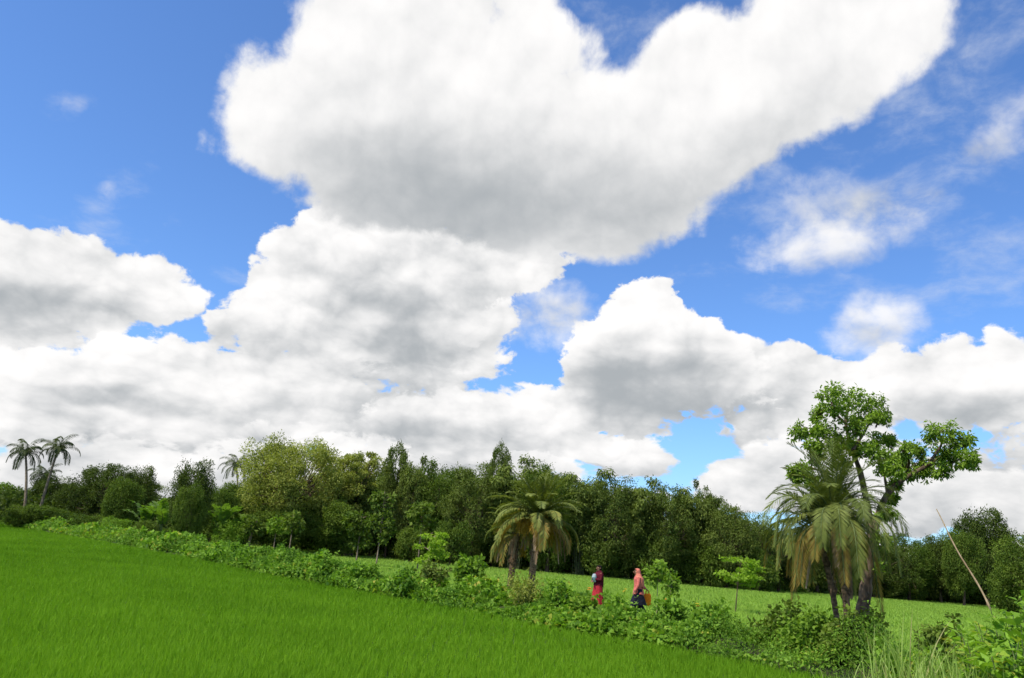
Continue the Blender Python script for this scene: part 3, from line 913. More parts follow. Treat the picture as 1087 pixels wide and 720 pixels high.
G_WOOD = 'trees along the front of the wood'
G_BAM = 'bamboo clumps of the wood'
WOOD = [
    # kind, variant, px, py of top, depth, width px, label
    ('bush', 1, -4, 507, 128, 44, 'light green round tree at the edge of the photo, left of both tall coconut palms'),
    ('bush', 0, 16, 512, 122, 40, 'green round tree just left of the straight coconut palm trunk'),
    ('round', 0, 58, 503, 112, 46, 'dark tree behind the leaning coconut palm trunk'),
    ('round', 1, 82, 512, 104, 38, 'low dark tree just right of the leaning coconut palm'),
    ('billow', 3, 118, 487, 98, 62, 'broad dark tree with a domed crown right of the coconut palms'),
    ('round', 2, 134, 505, 90, 40, 'lighter green tree standing before the broad dark domed tree'),
    ('round', 1, 154, 493, 102, 34, 'small dark tree with a flat crown, right of the domed tree'),
    ('round', 1, 211, 486, 62, 40, 'tall dense dark tree reaching down to the hedgerow between the banana plants'),
    ('round', 3, 206, 512, 60, 30, 'lower mid green tree leaning against the tall dense dark tree'),
    ('round', 2, 232, 515, 78, 44, 'mid green tree right of the tall dense dark tree'),
    ('round', 3, 262, 508, 84, 50, 'mid green tree under the lone palm head beside the big olive tree'),
    ('round', 2, 300, 535, 80, 70, 'low green tree under the left side of the big olive tree'),
    ('round', 3, 352, 528, 82, 66, 'low green tree under the middle of the big olive tree'),
    ('round', 0, 384, 505, 88, 50, 'dark tree under the right side of the big olive tree'),
    ('loose', 0, 424, 466, 92, 34, 'tall slender tree with a pointed ragged top right of the olive tree'),
    ('loose', 1, 441, 484, 90, 34, 'slender tree with a ragged top, right of the tallest pointed one'),
    ('billow', 1, 472, 488, 93, 76, 'billowy tree behind the small lime green sapling'),
    ('billow', 0, 508, 488, 90, 70, 'billowy tree just left of the spiky topped tree'),
    ('loose', 0, 533, 466, 94, 30, 'thin tree with a spiky top above the left side of the centre date palm'),
    ('bamboo', 2, 553, 482, 90, 70, 'bamboo clump directly behind the centre date palm crown'),
    ('billow', 1, 588, 492, 88, 72, 'billowy tree just right of the centre date palm crown'),
    ('bamboo', 1, 622, 493, 88, 62, 'bamboo clump behind the woman in dark red'),
    ('billow', 2, 650, 502, 87, 76, 'billowy tree behind the gap between the two walking women'),
    ('bamboo', 2, 684, 506, 87, 62, 'bamboo clump behind the woman in salmon pink'),
    ('billow', 0, 712, 515, 86, 74, 'billowy tree just right of the woman in salmon pink'),
    ('loose', 1, 747, 510, 88, 30, 'thin tree with a small tuft standing above the bamboo row'),
    ('bamboo', 1, 744, 517, 86, 58, 'bamboo clump behind the leaning lime green sapling stem'),
    ('billow', 2, 772, 529, 85, 66, 'billowy tree just right of the tufted thin tree'),
    ('billow', 0, 799, 544, 86, 56, 'rounded mid green tree where the wood drops down towards the big date palm'),
    ('billow', 3, 826, 558, 88, 60, 'low dark tree left behind the big date palm fronds'),
    ('round', 1, 866, 566, 96, 54, 'low dark tree hidden behind the big date palm'),
    ('billow', 3, 925, 570, 100, 66, 'low tree behind the big date palm trunk'),
    ('billow', 1, 962, 565, 102, 62, 'rounded tree right of the big date palm, first past its fronds'),
    ('round', 0, 995, 566, 106, 46, 'dark tree behind the leaning bamboo pole'),
    ('round', 1, 1042, 537, 106, 60, 'tall dark tree with a domed crown standing above its neighbours at the right'),
    ('round', 2, 1018, 560, 98, 42, 'mid green tree in front of the tall domed dark tree'),
    ('round', 3, 1092, 566, 68, 64, 'mid green tree cut by the edge of the photo, nearer than the other wood trees'),
    # low growth at the feet of the wood
    ('bush', 2, 26, 536, 90, 34, 'green bush hiding the foot of the straight coconut palm trunk'),
    ('bush', 0, 46, 534, 91, 40, 'green bush hiding the foot of the leaning coconut palm trunk'),
    ('bush', 2, 66, 540, 92, 40, 'green bush in front of the leaning coconut palm'),
    ('bush', 0, 98, 545, 84, 40, 'green bush below the broad dark domed tree, left end'),
    ('bush', 1, 126, 548, 76, 36, 'light green bush below the broad dark domed tree, right end'),
    ('bush', 2, 158, 552, 70, 36, 'green bush below the banana plants'),
    ('bush', 0, 190, 556, 62, 28, 'light edged bush left of the foot of the dense dark tree'),
    ('bush', 1, 246, 548, 76, 36, 'light green bush right of the foot of the dense dark tree'),
    ('bush', 2, 368, 552, 82, 34, 'green bush at the foot of the wood left of the two thin saplings'),
    ('bush', 0, 438, 556, 84, 36, 'dark bush at the foot of the wood left of the lime sapling'),
    ('bush', 2, 482, 552, 84, 40, 'olive green bush at the foot of the wood right of the lime sapling'),
    ('bush', 0, 640, 570, 86, 38, 'low bush at the foot of the bamboo between the women'),
    ('bush', 2, 702, 566, 85, 44, 'low bush at the foot of the bamboo right of the salmon dressed woman'),
    ('bush', 0, 756, 572, 84, 44, 'low bush at the foot of the bamboo behind the leaning sapling'),
    ('bush', 2, 806, 582, 84, 40, 'low bush left of the hanging fronds of the big date palm'),
    ('bush', 1, 940, 612, 104, 40, 'light green low bush right of the big date palm trunk across the field'),
    ('bush', 2, 1066, 602, 76, 40, 'dark bush right of the foot of the bamboo pole across the field'),
]
for w in WOOD:
    kind, v, px, py, dist, wpx, label = w
    plant(kind, v, px, py, dist, wpx, label, {'bamboo': G_BAM, 'bush': 'bushes at the foot of the wood'}.get(kind, G_WOOD))

# deeper rows closing the wood
BACK = [(px, 104 + (px * 13 % 17)) for px in range(-40, 1150, 31)]
prof = np.array([(-60, 512), (40, 520), (110, 502), (150, 505), (180, 528), (250, 520), (300, 500), (400, 492), (480, 493), (560, 497), (620, 506), (700, 522), (760, 532), (800, 552), (860, 574), (940, 578), (1000, 573), (1060, 560), (1150, 580)], float)
for k, (px, dist) in enumerate(BACK):
    d2 = dist if px > 290 else dist + 14
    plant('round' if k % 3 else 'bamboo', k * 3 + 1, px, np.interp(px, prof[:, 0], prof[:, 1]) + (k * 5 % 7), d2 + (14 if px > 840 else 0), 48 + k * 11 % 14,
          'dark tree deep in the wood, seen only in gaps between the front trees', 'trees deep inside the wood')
for k in range(30):                                                # a third, lower row right behind the front
    px = -30 + k * 39
    plant('bush', k, px, np.interp(px, prof[:, 0], prof[:, 1]) + 42, (94 if px > 290 else 112) + (px > 840) * 16 , 56,
          'dark low growth among the stems of the wood', 'low growth inside the wood')
def wood_floor():
    r = np.random.default_rng(33); n = 70000
    x = r.uniform(-115, 100, n); y = r.uniform(0, 1, n)
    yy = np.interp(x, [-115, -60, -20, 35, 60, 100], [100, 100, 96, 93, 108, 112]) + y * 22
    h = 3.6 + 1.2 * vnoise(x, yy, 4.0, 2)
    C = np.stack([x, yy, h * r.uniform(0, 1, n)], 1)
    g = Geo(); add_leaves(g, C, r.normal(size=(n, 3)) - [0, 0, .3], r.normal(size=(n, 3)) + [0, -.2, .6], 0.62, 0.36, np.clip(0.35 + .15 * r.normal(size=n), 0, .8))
    tag(g.build('wood_undergrowth', M['dark']), 'dark undergrowth filling the floor of the wood', 'undergrowth', kind='stuff')


wood_floor()
# beyond both sides of the frame
for k, (px, py, dist, wpx) in enumerate([(-60, 495, 100, 60), (-105, 490, 96, 70), (-160, 488, 90, 80), (1150, 590, 70, 70), (1215, 585, 66, 80)]):
    plant('round', k, px, py, dist, wpx, 'tree of the wood just outside the photo', 'trees just outside the photo')

plant('round', 2, -36, 470, 84, 70, 'tree at the left rim of the near field, just outside the photo', None)

# the big light olive tree: three spreading lobes of fine foliage on visible forking limbs
def olive_tree(label, px, py, dist, wpx, seed, n_cl, airy):
    top = ray_at(px, py, dist); H = top[2]; Wd = wpx * dist / F0
    root = thing('spreading_tree', label, 'tree', (top[0], dist, 0))
    a, b = make_broadleaf(seed, H, Wd, 0.34, 0.16, n_cl, int(airy * 1.5), 0.21, 'olive', 'bark', rc=(0.055, 0.115), flat=0.8, shell=0.15)
    for nm, me in (('trunk', a), ('crown', b)):
        o = bpy.data.objects.new(nm, me); col.objects.link(o); o.parent = root
    return root


olive_tree('big spreading tree with fine light olive foliage and forking limbs showing', 322, 463, 84, 128, 51, 120, 230)
olive_tree('lighter olive tree leaning on the right side of the big spreading one', 384, 470, 88, 58, 52, 60, 200)

# ---------------------------------------------------------------- palms at the left and behind
def base_of(px, dist):
    x, y = ground(px, dist); return (x, y)


make_coconut('tall coconut palm with a nearly straight trunk, leftmost', base_of(24, 96), ray_at(27, 480, 96), 2.5, 61, wind=0.25, group='coconut palms')
make_coconut('tall coconut palm whose trunk leans to the right', base_of(38, 97), ray_at(62, 476, 97), 2.6, 62, wind=0.25, group='coconut palms')
make_coconut('shorter darker coconut palm between the two tall leaning trunks', base_of(34, 113), ray_at(47, 505, 112), 2.4, 63, wind=0.2, group='coconut palms')
make_coconut('small far palm head showing above the trees left of the big olive tree', base_of(250, 128), ray_at(251, 494, 128), 2.9, 64, n_fr=18, wind=0.3, group='coconut palms')

BAN = [(160, 524, 74, 'banana plant with upright pale leaves, leftmost of the bananas'), (178, 520, 70, 'banana plant with a tall light leaf left of the dense dark tree'),
       (196, 532, 66, 'low banana plant touching the dense dark tree on its left'), (240, 524, 76, 'banana plant with broad pale leaves right of the dense dark tree'),
       (262, 532, 80, 'banana plant with drooping leaves before the olive tree')]
proto = make_banana(71, 4.4)
for k, (px, py, dist, lb) in enumerate(BAN):
    tp = ray_at(px, py, dist); s = tp[2] / 4.3
    if k == 0:
        proto['group'] = 'banana plants'; proto['label'] = lb; proto.location = (tp[0], dist, 0); proto.scale = (s * 1.1, s * 1.1, s)
    else:
        copy_thing(proto, lb, 'banana plants', (tp[0], dist, 0), k * 1.7, (s * 1.1, s * 1.1, s))

# ---------------------------------------------------------------- saplings between hedgerow and wood
def sap(name, label, px, py, dist, wpx, leafm, seed, **kw):
    tp = ray_at(px, py, dist)
    return make_sapling(name, label, 'tree', (tp[0], dist), tp[2], wpx * dist / F0, leafm, seed, **kw)


sap('young_tree', 'thin young tree with a small leafy head, left one of the two before the wood', 385, 541, 60, 28, 'mid', 81, L=0.30, n=900, trunk_r=0.06, crown_from=0.45, flat=0.7, group='thin young trees')
sap('young_tree', 'taller thin young tree with big bright leaves and bare straight stem', 409, 518, 58, 28, 'mid', 82, L=0.28, n=900, trunk_r=0.065, crown_from=0.42, flat=0.7, group='thin young trees')
sap('young_tree', 'thin young tree with flat dark head beside the lime sapling', 451, 531, 60, 28, 'mid', 83, L=0.30, n=700, trunk_r=0.05, crown_from=0.68, flat=0.6, group='thin young trees')
sap('young_tree', 'thin young tree with pale leaves under the olive tree, left one', 296, 548, 72, 16, 'bright', 84, L=0.34, n=420, trunk_r=0.06, crown_from=0.6, flat=0.7, group='thin young trees')
sap('young_tree', 'thin young tree with grey white topped leaves under the olive tree, right one', 313, 542, 70, 20, 'mid', 85, L=0.34, n=500, trunk_r=0.06, crown_from=0.6, flat=0.7, group='thin young trees')
sap('leaning_tree', 'small tree with a pale leaning stem under the left of the olive tree', 268, 550, 76, 26, 'mid', 88, L=0.34, n=700, trunk_r=0.16, crown_from=0.6, flat=0.7, lean=0.16)
sap('lime_sapling', 'small lime green sapling with flat layered leaves behind the hedgerow', 459, 563, 45, 32, 'lime', 86, L=0.15, n=1500, trunk_r=0.055, crown_from=0.35, flat=0.25, group='lime green saplings')
sap('lime_sapling', 'lime green sapling on a leaning dark stem left of the big date palm', 781, 588, 38, 40, 'lime', 87, L=0.14, n=1700, trunk_r=0.03, crown_from=0.50, flat=0.25, lean=0.10, barkm='bark', group='lime green saplings')

# ---------------------------------------------------------------- date palms
make_date_palm('tall centre date palm with orange fruit stalks and dry hanging fronds', base_of(563, 40), ray_at(572, 549, 40), 2.75, 66, 91, dead=8, gold=16, group='date palms', npair=40, leaflet=0.42, droop=0.62, span=92)
make_date_palm('shorter ragged date palm just left of the tall centre one', base_of(541, 41.5), ray_at(549, 566, 41.5), 2.1, 30, 92, dead=5, gold=2, group='date palms', npair=30, leaflet=0.36, droop=0.75, span=95)
make_date_palm('big near date palm with long drooping fronds in front of the branching tree', base_of(903, 17.6), ray_at(885, 551, 17.6), 1.95, 84, 93, dead=5, group='date palms', npair=64, leaflet=0.27, fat=0.46, droop=1.3, span=86)
make_date_palm('slim second date palm stem just left of the big near date palm', base_of(894, 18.4), ray_at(868, 566, 18.9), 1.5, 28, 94, dead=2, group='date palms', npair=40, leaflet=0.26, fat=0.38, droop=1.3)


# ---------------------------------------------------------------- the branching tree behind the near date palm
def branching_tree():
    r = np.random.default_rng(95)
    D0 = 20.2
    bx, by = base_of(907, D0)
    root = thing('branching_tree', 'open crowned tree with long right limb standing behind the big date palm', 'tree', (bx, by, 0))
    org = np.array([bx, by, 0])
    def W(px, py, dz=0.0):
        return ray_at(px, py, D0 + dz) - org
    gt = Geo()
    trunk = np.array([(0, 0, -0.2), W(911, 672), W(917, 640, .1), W(921, 610, .1), W(926, 575, 0)])
    def smoothp(P, n=16):
        P = np.asarray(P); t = np.linspace(0, len(P) - 1, n); j = np.minimum(t.astype(int), len(P) - 2); f = (t - j)[:, None]
        Pm = np.vstack([2 * P[:1] - P[1:2], P, 2 * P[-1:] - P[-2:-1]])
        a, b, c, d = Pm[j], Pm[j + 1], Pm[j + 2], Pm[j + 3]
        return 0.5 * ((2 * b) + (c - a) * f + (2 * a - 5 * b + 4 * c - d) * f ** 2 + (3 * b - a - 3 * c + d) * f ** 3)
    tube(gt, smoothp(trunk, 18), np.linspace(0.17, 0.14, 18) * (1 + 0.08 * r.normal(size=18)), 12)
    tube(gt, smoothp([(0.35, 0.1, -0.2), W(918, 665, .1) , W(919, 640, .15)], 8), np.linspace(0.13, 0.10, 8), 9)
    limbs = [
        ([(926, 575), (932, 548), (942, 525), (960, 508), (985, 494), (1008, 478)], .14, .03),
        ([(926, 575), (922, 545), (914, 505), (905, 478), (898, 450), (902, 425)], .13, .03),
        ([(905, 478), (918, 458), (930, 435)], .06, .02),
        ([(922, 548), (895, 520), (872, 500), (860, 478), (853, 460)], .09, .02),
        ([(872, 500), (852, 495), (846, 500)], .04, .015),
        ([(898, 450), (882, 436), (872, 436)], .05, .02),
        ([(960, 508), (965, 490), (958, 478)], .05, .02), ([(942, 525), (938, 500), (932, 476)], .05, .02),
        ([(985, 494), (1000, 470), (995, 458)], .05, .02), ([(985, 494), (1012, 490), (1030, 484)], .045, .015), ([(905, 478), (880, 470), (868, 455)], .05, .02),
        ([(860, 478), (862, 500), (864, 508)], .03, .012), ([(1008, 478), (1018, 466), (1022, 466)], .03, .012)]
    for k, (pts, r0, r1) in enumerate(limbs):
        off = r.normal() * 0.35
        P = [W(px, py, off * i / (len(pts) - 1)) for i, (px, py) in enumerate(pts)]
        tube(gt, smoothp(P, 5 * len(P)), np.linspace(r0 * 0.82, r1 * 0.82, 5 * len(P)) * (1 + 0.06 * r.normal(size=5 * len(P))), 8)
    gc = Geo()
    CL = [(883, 422, 15), (901, 421, 15), (922, 428, 16), (936, 438, 13), (914, 444, 14), (871, 438, 10), (886, 437, 14), (908, 455, 10), (930, 448, 10),
          (849, 459, 11), (863, 455, 11), (876, 462, 13), (893, 464, 13), (902, 471, 9), (865, 473, 10), (853, 498, 13), (845, 503, 8), (861, 511, 9), (868, 486, 9), (910, 478, 9), (884, 478, 10), (893, 490, 9),
          (930, 469, 12), (924, 480, 10), (943, 467, 8), (939, 486, 11), (959, 478, 8), (948, 497, 12), (965, 496, 15), (981, 489, 16), (979, 503, 11), (992, 460, 13), (1009, 462, 14), (1021, 470, 12), (1002, 475, 15),
          (1010, 489, 13), (1027, 484, 11), (1000, 499, 9), (948, 513, 8), (938, 502, 7), (1032, 491, 7), (955, 488, 9), (972, 478, 9),
          (941, 548, 9), (948, 530, 6), (936, 575, 8), (930, 600, 9), (868, 520, 7)]
    for px, py, rp in CL:
        c0 = W(px, py, r.normal() * 0.45)
        rad = rp * D0 / F0
        for _ in range(5):
            c = c0 + rand_dirs(r, 1)[0] * rad * 0.62
            clump(gc, r, c, rad * 0.44, 72, 0.105, 0.046, flat=0.85, up=0.6, base_var=0.48 + 0.14 * r.normal(), droop=0.45, shell=0.1)
        for _ in range(3):
            clump(gc, r, c0 + rand_dirs(r, 1)[0] * rad * 1.0, rad * 0.26, 26, 0.105, 0.042, flat=0.9, up=0.5, base_var=0.52, droop=0.5, shell=0.1)
        # twigs
        for _ in range(3):
            e = c0 + rand_dirs(r, 1)[0] * rad * 0.8
            tube(gt, curve(c0 + (0, 0, -rad * 0.6), c0, e, 4), np.linspace(0.016, 0.006, 4), 4, cap=False)
    gt.build('trunk', M['bark'], root, True)
    gc.build('crown', M['hero'], root)


branching_tree()

# ---------------------------------------------------------------- bamboo pole
bp0 = ray_at(1049, 650, 15.0); bp1 = ray_at(993, 541, 15.6)
dirv = bp0 - bp1
foot = bp0 + dirv * (bp0[2] + 0.1) / max(-dirv[2], 0.1)
g = Geo()
tt = np.linspace(0, 1, 40)[:, None]
bend = np.sin(tt * PI) * 0.05 + 0.02 * np.sin(tt * 14)
P = foot + (bp1 - foot) * tt + bend * np.array([1, 0, 0.5])
rr = np.linspace(0.026, 0.009, 40) * (1 + 0.18 * (np.arange(40) % 4 == 0))
tube(g, P - np.array([foot[0], foot[1], 0]), rr, 8)
pole = g.build('bamboo_pole', M['pole'], smooth=True)
pole.location = (foot[0], foot[1], 0)
tag(pole, 'long thin dry bamboo pole leaning to the left over the right end of the hedgerow', 'pole')

# ---------------------------------------------------------------- shrubs standing out of the undergrowth
def shr(name, label, px, py, dist, wpx, leafm, seed, cat='shrub', **kw):
    tp = ray_at(px, py, dist)
    return make_shrub(name, label, cat, (tp[0], dist), tp[2], wpx * dist / F0, leafm, seed, **kw)


GS = 'shrubs standing out of the hedgerow'
shr('leafy_shrub', 'bright leafy shrub rising above the hedgerow left of the centre date palms', 499, 583, 27.5, 34, 'bright', 101, L=0.17, n=1300, group=GS)
shr('leafy_shrub', 'low grey green shrub just left of the tallest bright leafy one', 462, 594, 29, 30, 'bamboo', 102, L=0.13, n=1100, group=GS)
shr('leafy_shrub', 'dark rounded shrub at the field side of the hedgerow below the thin young trees', 428, 604, 27.5, 30, 'hedge', 103, L=0.13, n=1100, group=GS)
shr('leafy_shrub', 'olive shrub on the hedgerow below the two thin young trees', 388, 594, 31, 30, 'hedge', 104, L=0.15, n=1000, group=GS)
shr('leafy_shrub', 'wide feathery olive shrub below the centre date palms', 560, 606, 24.5, 44, 'olive', 105, L=0.11, n=1700, wid=0.35, group=GS)
shr('leafy_shrub', 'dark leafy shrub between the feathery shrub and the woman in dark red', 596, 611, 23.5, 36, 'hedge', 106, L=0.13, n=1500, group=GS)
shr('leafy_shrub', 'shrub just below the woman in dark red', 622, 634, 22.8, 34, 'bright', 107, L=0.14, n=1100, group=GS)
shr('leafy_shrub', 'low yellowish shrub between the two women', 655, 628, 22.5, 30, 'hedge', 108, L=0.12, n=1000, group=GS)
shr('leafy_shrub', 'dark green shrub to the right of the orange bag', 716, 628, 21.5, 36, 'hedge', 109, L=0.13, n=1200, group=GS)
shr('leafy_shrub', 'dark shrub with reddish gaps halfway to the big date palm', 758, 632, 20.5, 44, 'hedge', 110, L=0.13, n=1600, group=GS)
shr('leafy_shrub', 'tall bushy shrub with upright shoots left of the big date palm', 822, 635, 18.6, 50, 'mid', 111, L=0.11, n=2100, group=GS)
shr('leafy_shrub', 'dense bright shrub at the left foot of the big date palm', 858, 640, 17.2, 46, 'bright', 112, L=0.11, n=2200, group=GS)
shr('leafy_shrub', 'dark dense shrub wrapped round the right foot of the branching tree', 920, 643, 17.5, 46, 'mid', 113, L=0.11, n=1900, group=GS)
shr('leafy_shrub', 'small dark shrub in front of the big date palm trunk', 893, 647, 16.4, 44, 'mid', 114, L=0.10, n=1700, group=GS)
shr('leafy_shrub', 'ragged dark shrub with thin upright shoots left of the pole', 1000, 650, 15.0, 44, 'mid', 115, L=0.10, n=1200, stems=7, group=GS)
shr('leafy_shrub', 'low shrub between the tall grass and the ragged dark shrub', 962, 676, 13.6, 54, 'hedge', 116, L=0.10, n=1800, group=GS)
sap('flowering_sapling', 'young leafy sapling with round pale green leaves right of the salmon dressed woman', 699, 595, 30.5, 26, 'bright', 117, L=0.17, n=420, trunk_r=0.018, crown_from=0.68, flat=0.6)
sap('flowering_sapling', 'small pale topped sapling right of the taller round leaved one', 713, 609, 27.0, 14, 'bright', 118, L=0.15, n=200, trunk_r=0.014, crown_from=0.7, flat=0.6)


# near right corner: broad-leaved plants and tall grass
def broad_plant(label, px, py, dist, seed, n_l=26, L=0.30, group='broad leaved plants in the near corner', lim=0.5):
    r = np.random.default_rng(seed)
    tp = ray_at(px, py, dist); H = tp[2]
    root = thing('broad_leaved_plant', label, 'plant', (tp[0], dist, 0), group=group)
    gs, gl = Geo(), Geo()
    for s in range(4):
        a = s * 1.7 + r.uniform(0, 1); e = np.array([math.cos(a) * 0.22, math.sin(a) * 0.22, H * r.uniform(0.8, 1.0)])
        P = curve((math.cos(a) * 0.05, math.sin(a) * 0.05, -0.1), (e[0] * 0.3, e[1] * 0.3, H * 0.6), e, 9)
        tube(gs, P, np.linspace(0.016, 0.006, 9), 6)
        for k in range(n_l):
            t = 0.2 + 0.8 * (k + 0.5) / n_l; q = t * 8; j = min(int(q), 7); p = P[j] + (P[j + 1] - P[j]) * (q - j)
            b = k * 2.4 + s; ll = L * r.uniform(0.6, 1.1) * (1.15 - 0.5 * t)
            o = np.array([math.cos(b), math.sin(b), 0.55 + 0.3 * r.normal()])
            st = p + o * 0.05
            for m_, (sc, dz) in enumerate(((1.0, 0.0),)):
                add_leaves(gl, st[None], (o + [0, 0, -0.1])[None], (np.array([0, 0, 1.0]) + r.normal(size=3) * 0.35)[None], ll, ll * 0.55, np.clip(lim + 0.15 * r.normal(), 0, 0.84), fold=0.12)
                tip = st + unit(o) * ll * 0.9
                add_leaves(gl, tip[None], (unit(o) + [0, 0, -0.9])[None], (np.array([0, 0, 1.0]) + o * 0.5)[None], ll * 0.35, ll * 0.2, np.clip(lim + 0.15 * r.normal(), 0, 0.84))
    gs.build('stems', M['stem'], root, True); gl.build('leaves', M['hedge'], root)


for k, (px, py, dist, lb) in enumerate([
        (1050, 655, 12.2, 'tall broad leaved plant in the near corner, just right of the pole foot'), (1068, 648, 11.8, 'tallest broad leaved plant in the near corner'),
        (1084, 640, 11.5, 'broad leaved plant cut by the right edge of the photo'), (1036, 676, 11.6, 'low broad leaved plant beside the tall grass'),
        (1100, 636, 11.8, 'broad leaved plant just past the right edge of the photo'), (1062, 682, 10.6, 'low broad leaved plant in front of the tallest ones'),
        (1088, 676, 10.4, 'low broad leaved plant at the right edge of the photo'), (1030, 668, 13.0, 'slender broad leaved plant left of the pole foot')]):
    broad_plant(lb, px, py - 6, dist, 130 + k, L=0.27 + 0.03 * (k % 3), lim=0.62)


def tall_grass(label, px, py, dist, seed, n=60, spread=0.5, cat='grass', hs=1.0):
    r = np.random.default_rng(seed)
    tp = ray_at(px, py, dist); H = tp[2]
    root = Geo()
    for k in range(n):
        a = r.uniform(0, 2 * PI); b = np.array([r.normal() * spread * 0.35, r.normal() * spread * 0.35, -0.05])
        h = H * r.uniform(0.55, 1.05); ln = h * r.uniform(0.05, 0.5); w = r.uniform(0.014, 0.028); m = 8
        o = np.array([math.cos(a), math.sin(a), 0])
        t = np.linspace(0, 1, m)[:, None]
        P = b + o * ln * t ** 2.2 + np.array([0, 0, 1]) * h * (t - 0.25 * (ln / h) * t ** 3)
        f = a + r.normal() * 0.9
        S = np.array([-math.sin(f), math.cos(f), 0]) * w * (1 - t ** 2.5)
        V = np.stack([P - S * .5, P + S * .5], 1).reshape(-1, 3)
        i = np.arange(m - 1) * 2
        root.add(V, quads=np.stack([i, i + 1, i + 3, i + 2], 1), var=np.clip(0.45 + 0.2 * r.normal() + (0.4 if r.uniform() > 0.9 else 0), 0, 1))
    o = root.build('tall_grass', M['reed'])
    o.location = (tp[0], dist, 0)
    tag(o, label, cat, 'clumps of tall grass in the near corner')


for k, (px, py, dist, n, lb) in enumerate([
        (948, 642, 12.6, 34, 'clump of tall pale grass blades right of the date palm foot'), (970, 636, 12.2, 44, 'tallest clump of pale grass arching over the hedgerow'),
        (985, 662, 11.8, 60, 'thick clump of bright grass below the ragged dark shrub'), (1014, 660, 11.5, 80, 'thick clump of bright grass left of the broad leaved plants'),
        (930, 690, 12.6, 40, 'short grass clump at the right end of the near rice'), (1030, 680, 10.8, 70, 'short thick grass clump at the bottom edge beside the broad leaved plants'),
        (960, 686, 11.2, 70, 'short thick grass clump at the bottom edge below the tall pale blades'), (995, 690, 10.6, 70, 'short thick grass clump at the bottom edge, between its neighbours'),
        (1060, 692, 10.0, 60, 'short grass clump under the low broad leaved plants'), (905, 700, 13.6, 30, 'small grass tuft under the date palm where the rice ends')]):
    tall_grass(lb, px, py, dist, 150 + k, n=n, spread=0.7)


# ---------------------------------------------------------------- people
def plain(name, c, rough=0.8, spec=0.15, scale=18.0, dark=0.75):
    return rough_mat(name, tuple(x * dark for x in c), c, scale, rough=rough, bump=0.15, spec=spec)


SKIN = plain('skin', (0.28, 0.15, 0.085), 0.55, 0.35, dark=0.9)
HAIR = plain('hair', (0.016, 0.010, 0.007), 0.7, 0.1)


def body_mesh(J, parent, m):
    """one continuous figure grown from a skeleton; J: list of (point, parent index, radius)"""
    me = bpy.data.meshes.new('body')
    me.from_pydata([p for p, _, _ in J], [(i, q) for i, (_, q, _) in enumerate(J) if q is not None], [])
    o = bpy.data.objects.new('body', me); col.objects.link(o)
    sk = o.modifiers.new('skin', 'SKIN'); sk.use_smooth_shade = True
    me.skin_vertices.new() if hasattr(me.skin_vertices, 'new') and not me.skin_vertices else None
    layer = me.skin_vertices[0].data if me.skin_vertices else None
    for i, (_, _, rd) in enumerate(J):
        rr = rd if isinstance(rd, tuple) else (rd, rd)
        layer[i].radius = rr
        layer[i].use_root = (i == 0)
    sub = o.modifiers.new('sub', 'SUBSURF'); sub.levels = sub.render_levels = 2
    dg = bpy.context.evaluated_depsgraph_get()
    me2 = bpy.data.meshes.new_from_object(o.evaluated_get(dg))
    o.modifiers.clear(); o.data = me2
    me2.materials.clear(); me2.materials.append(m)
    o.parent = parent
    return o


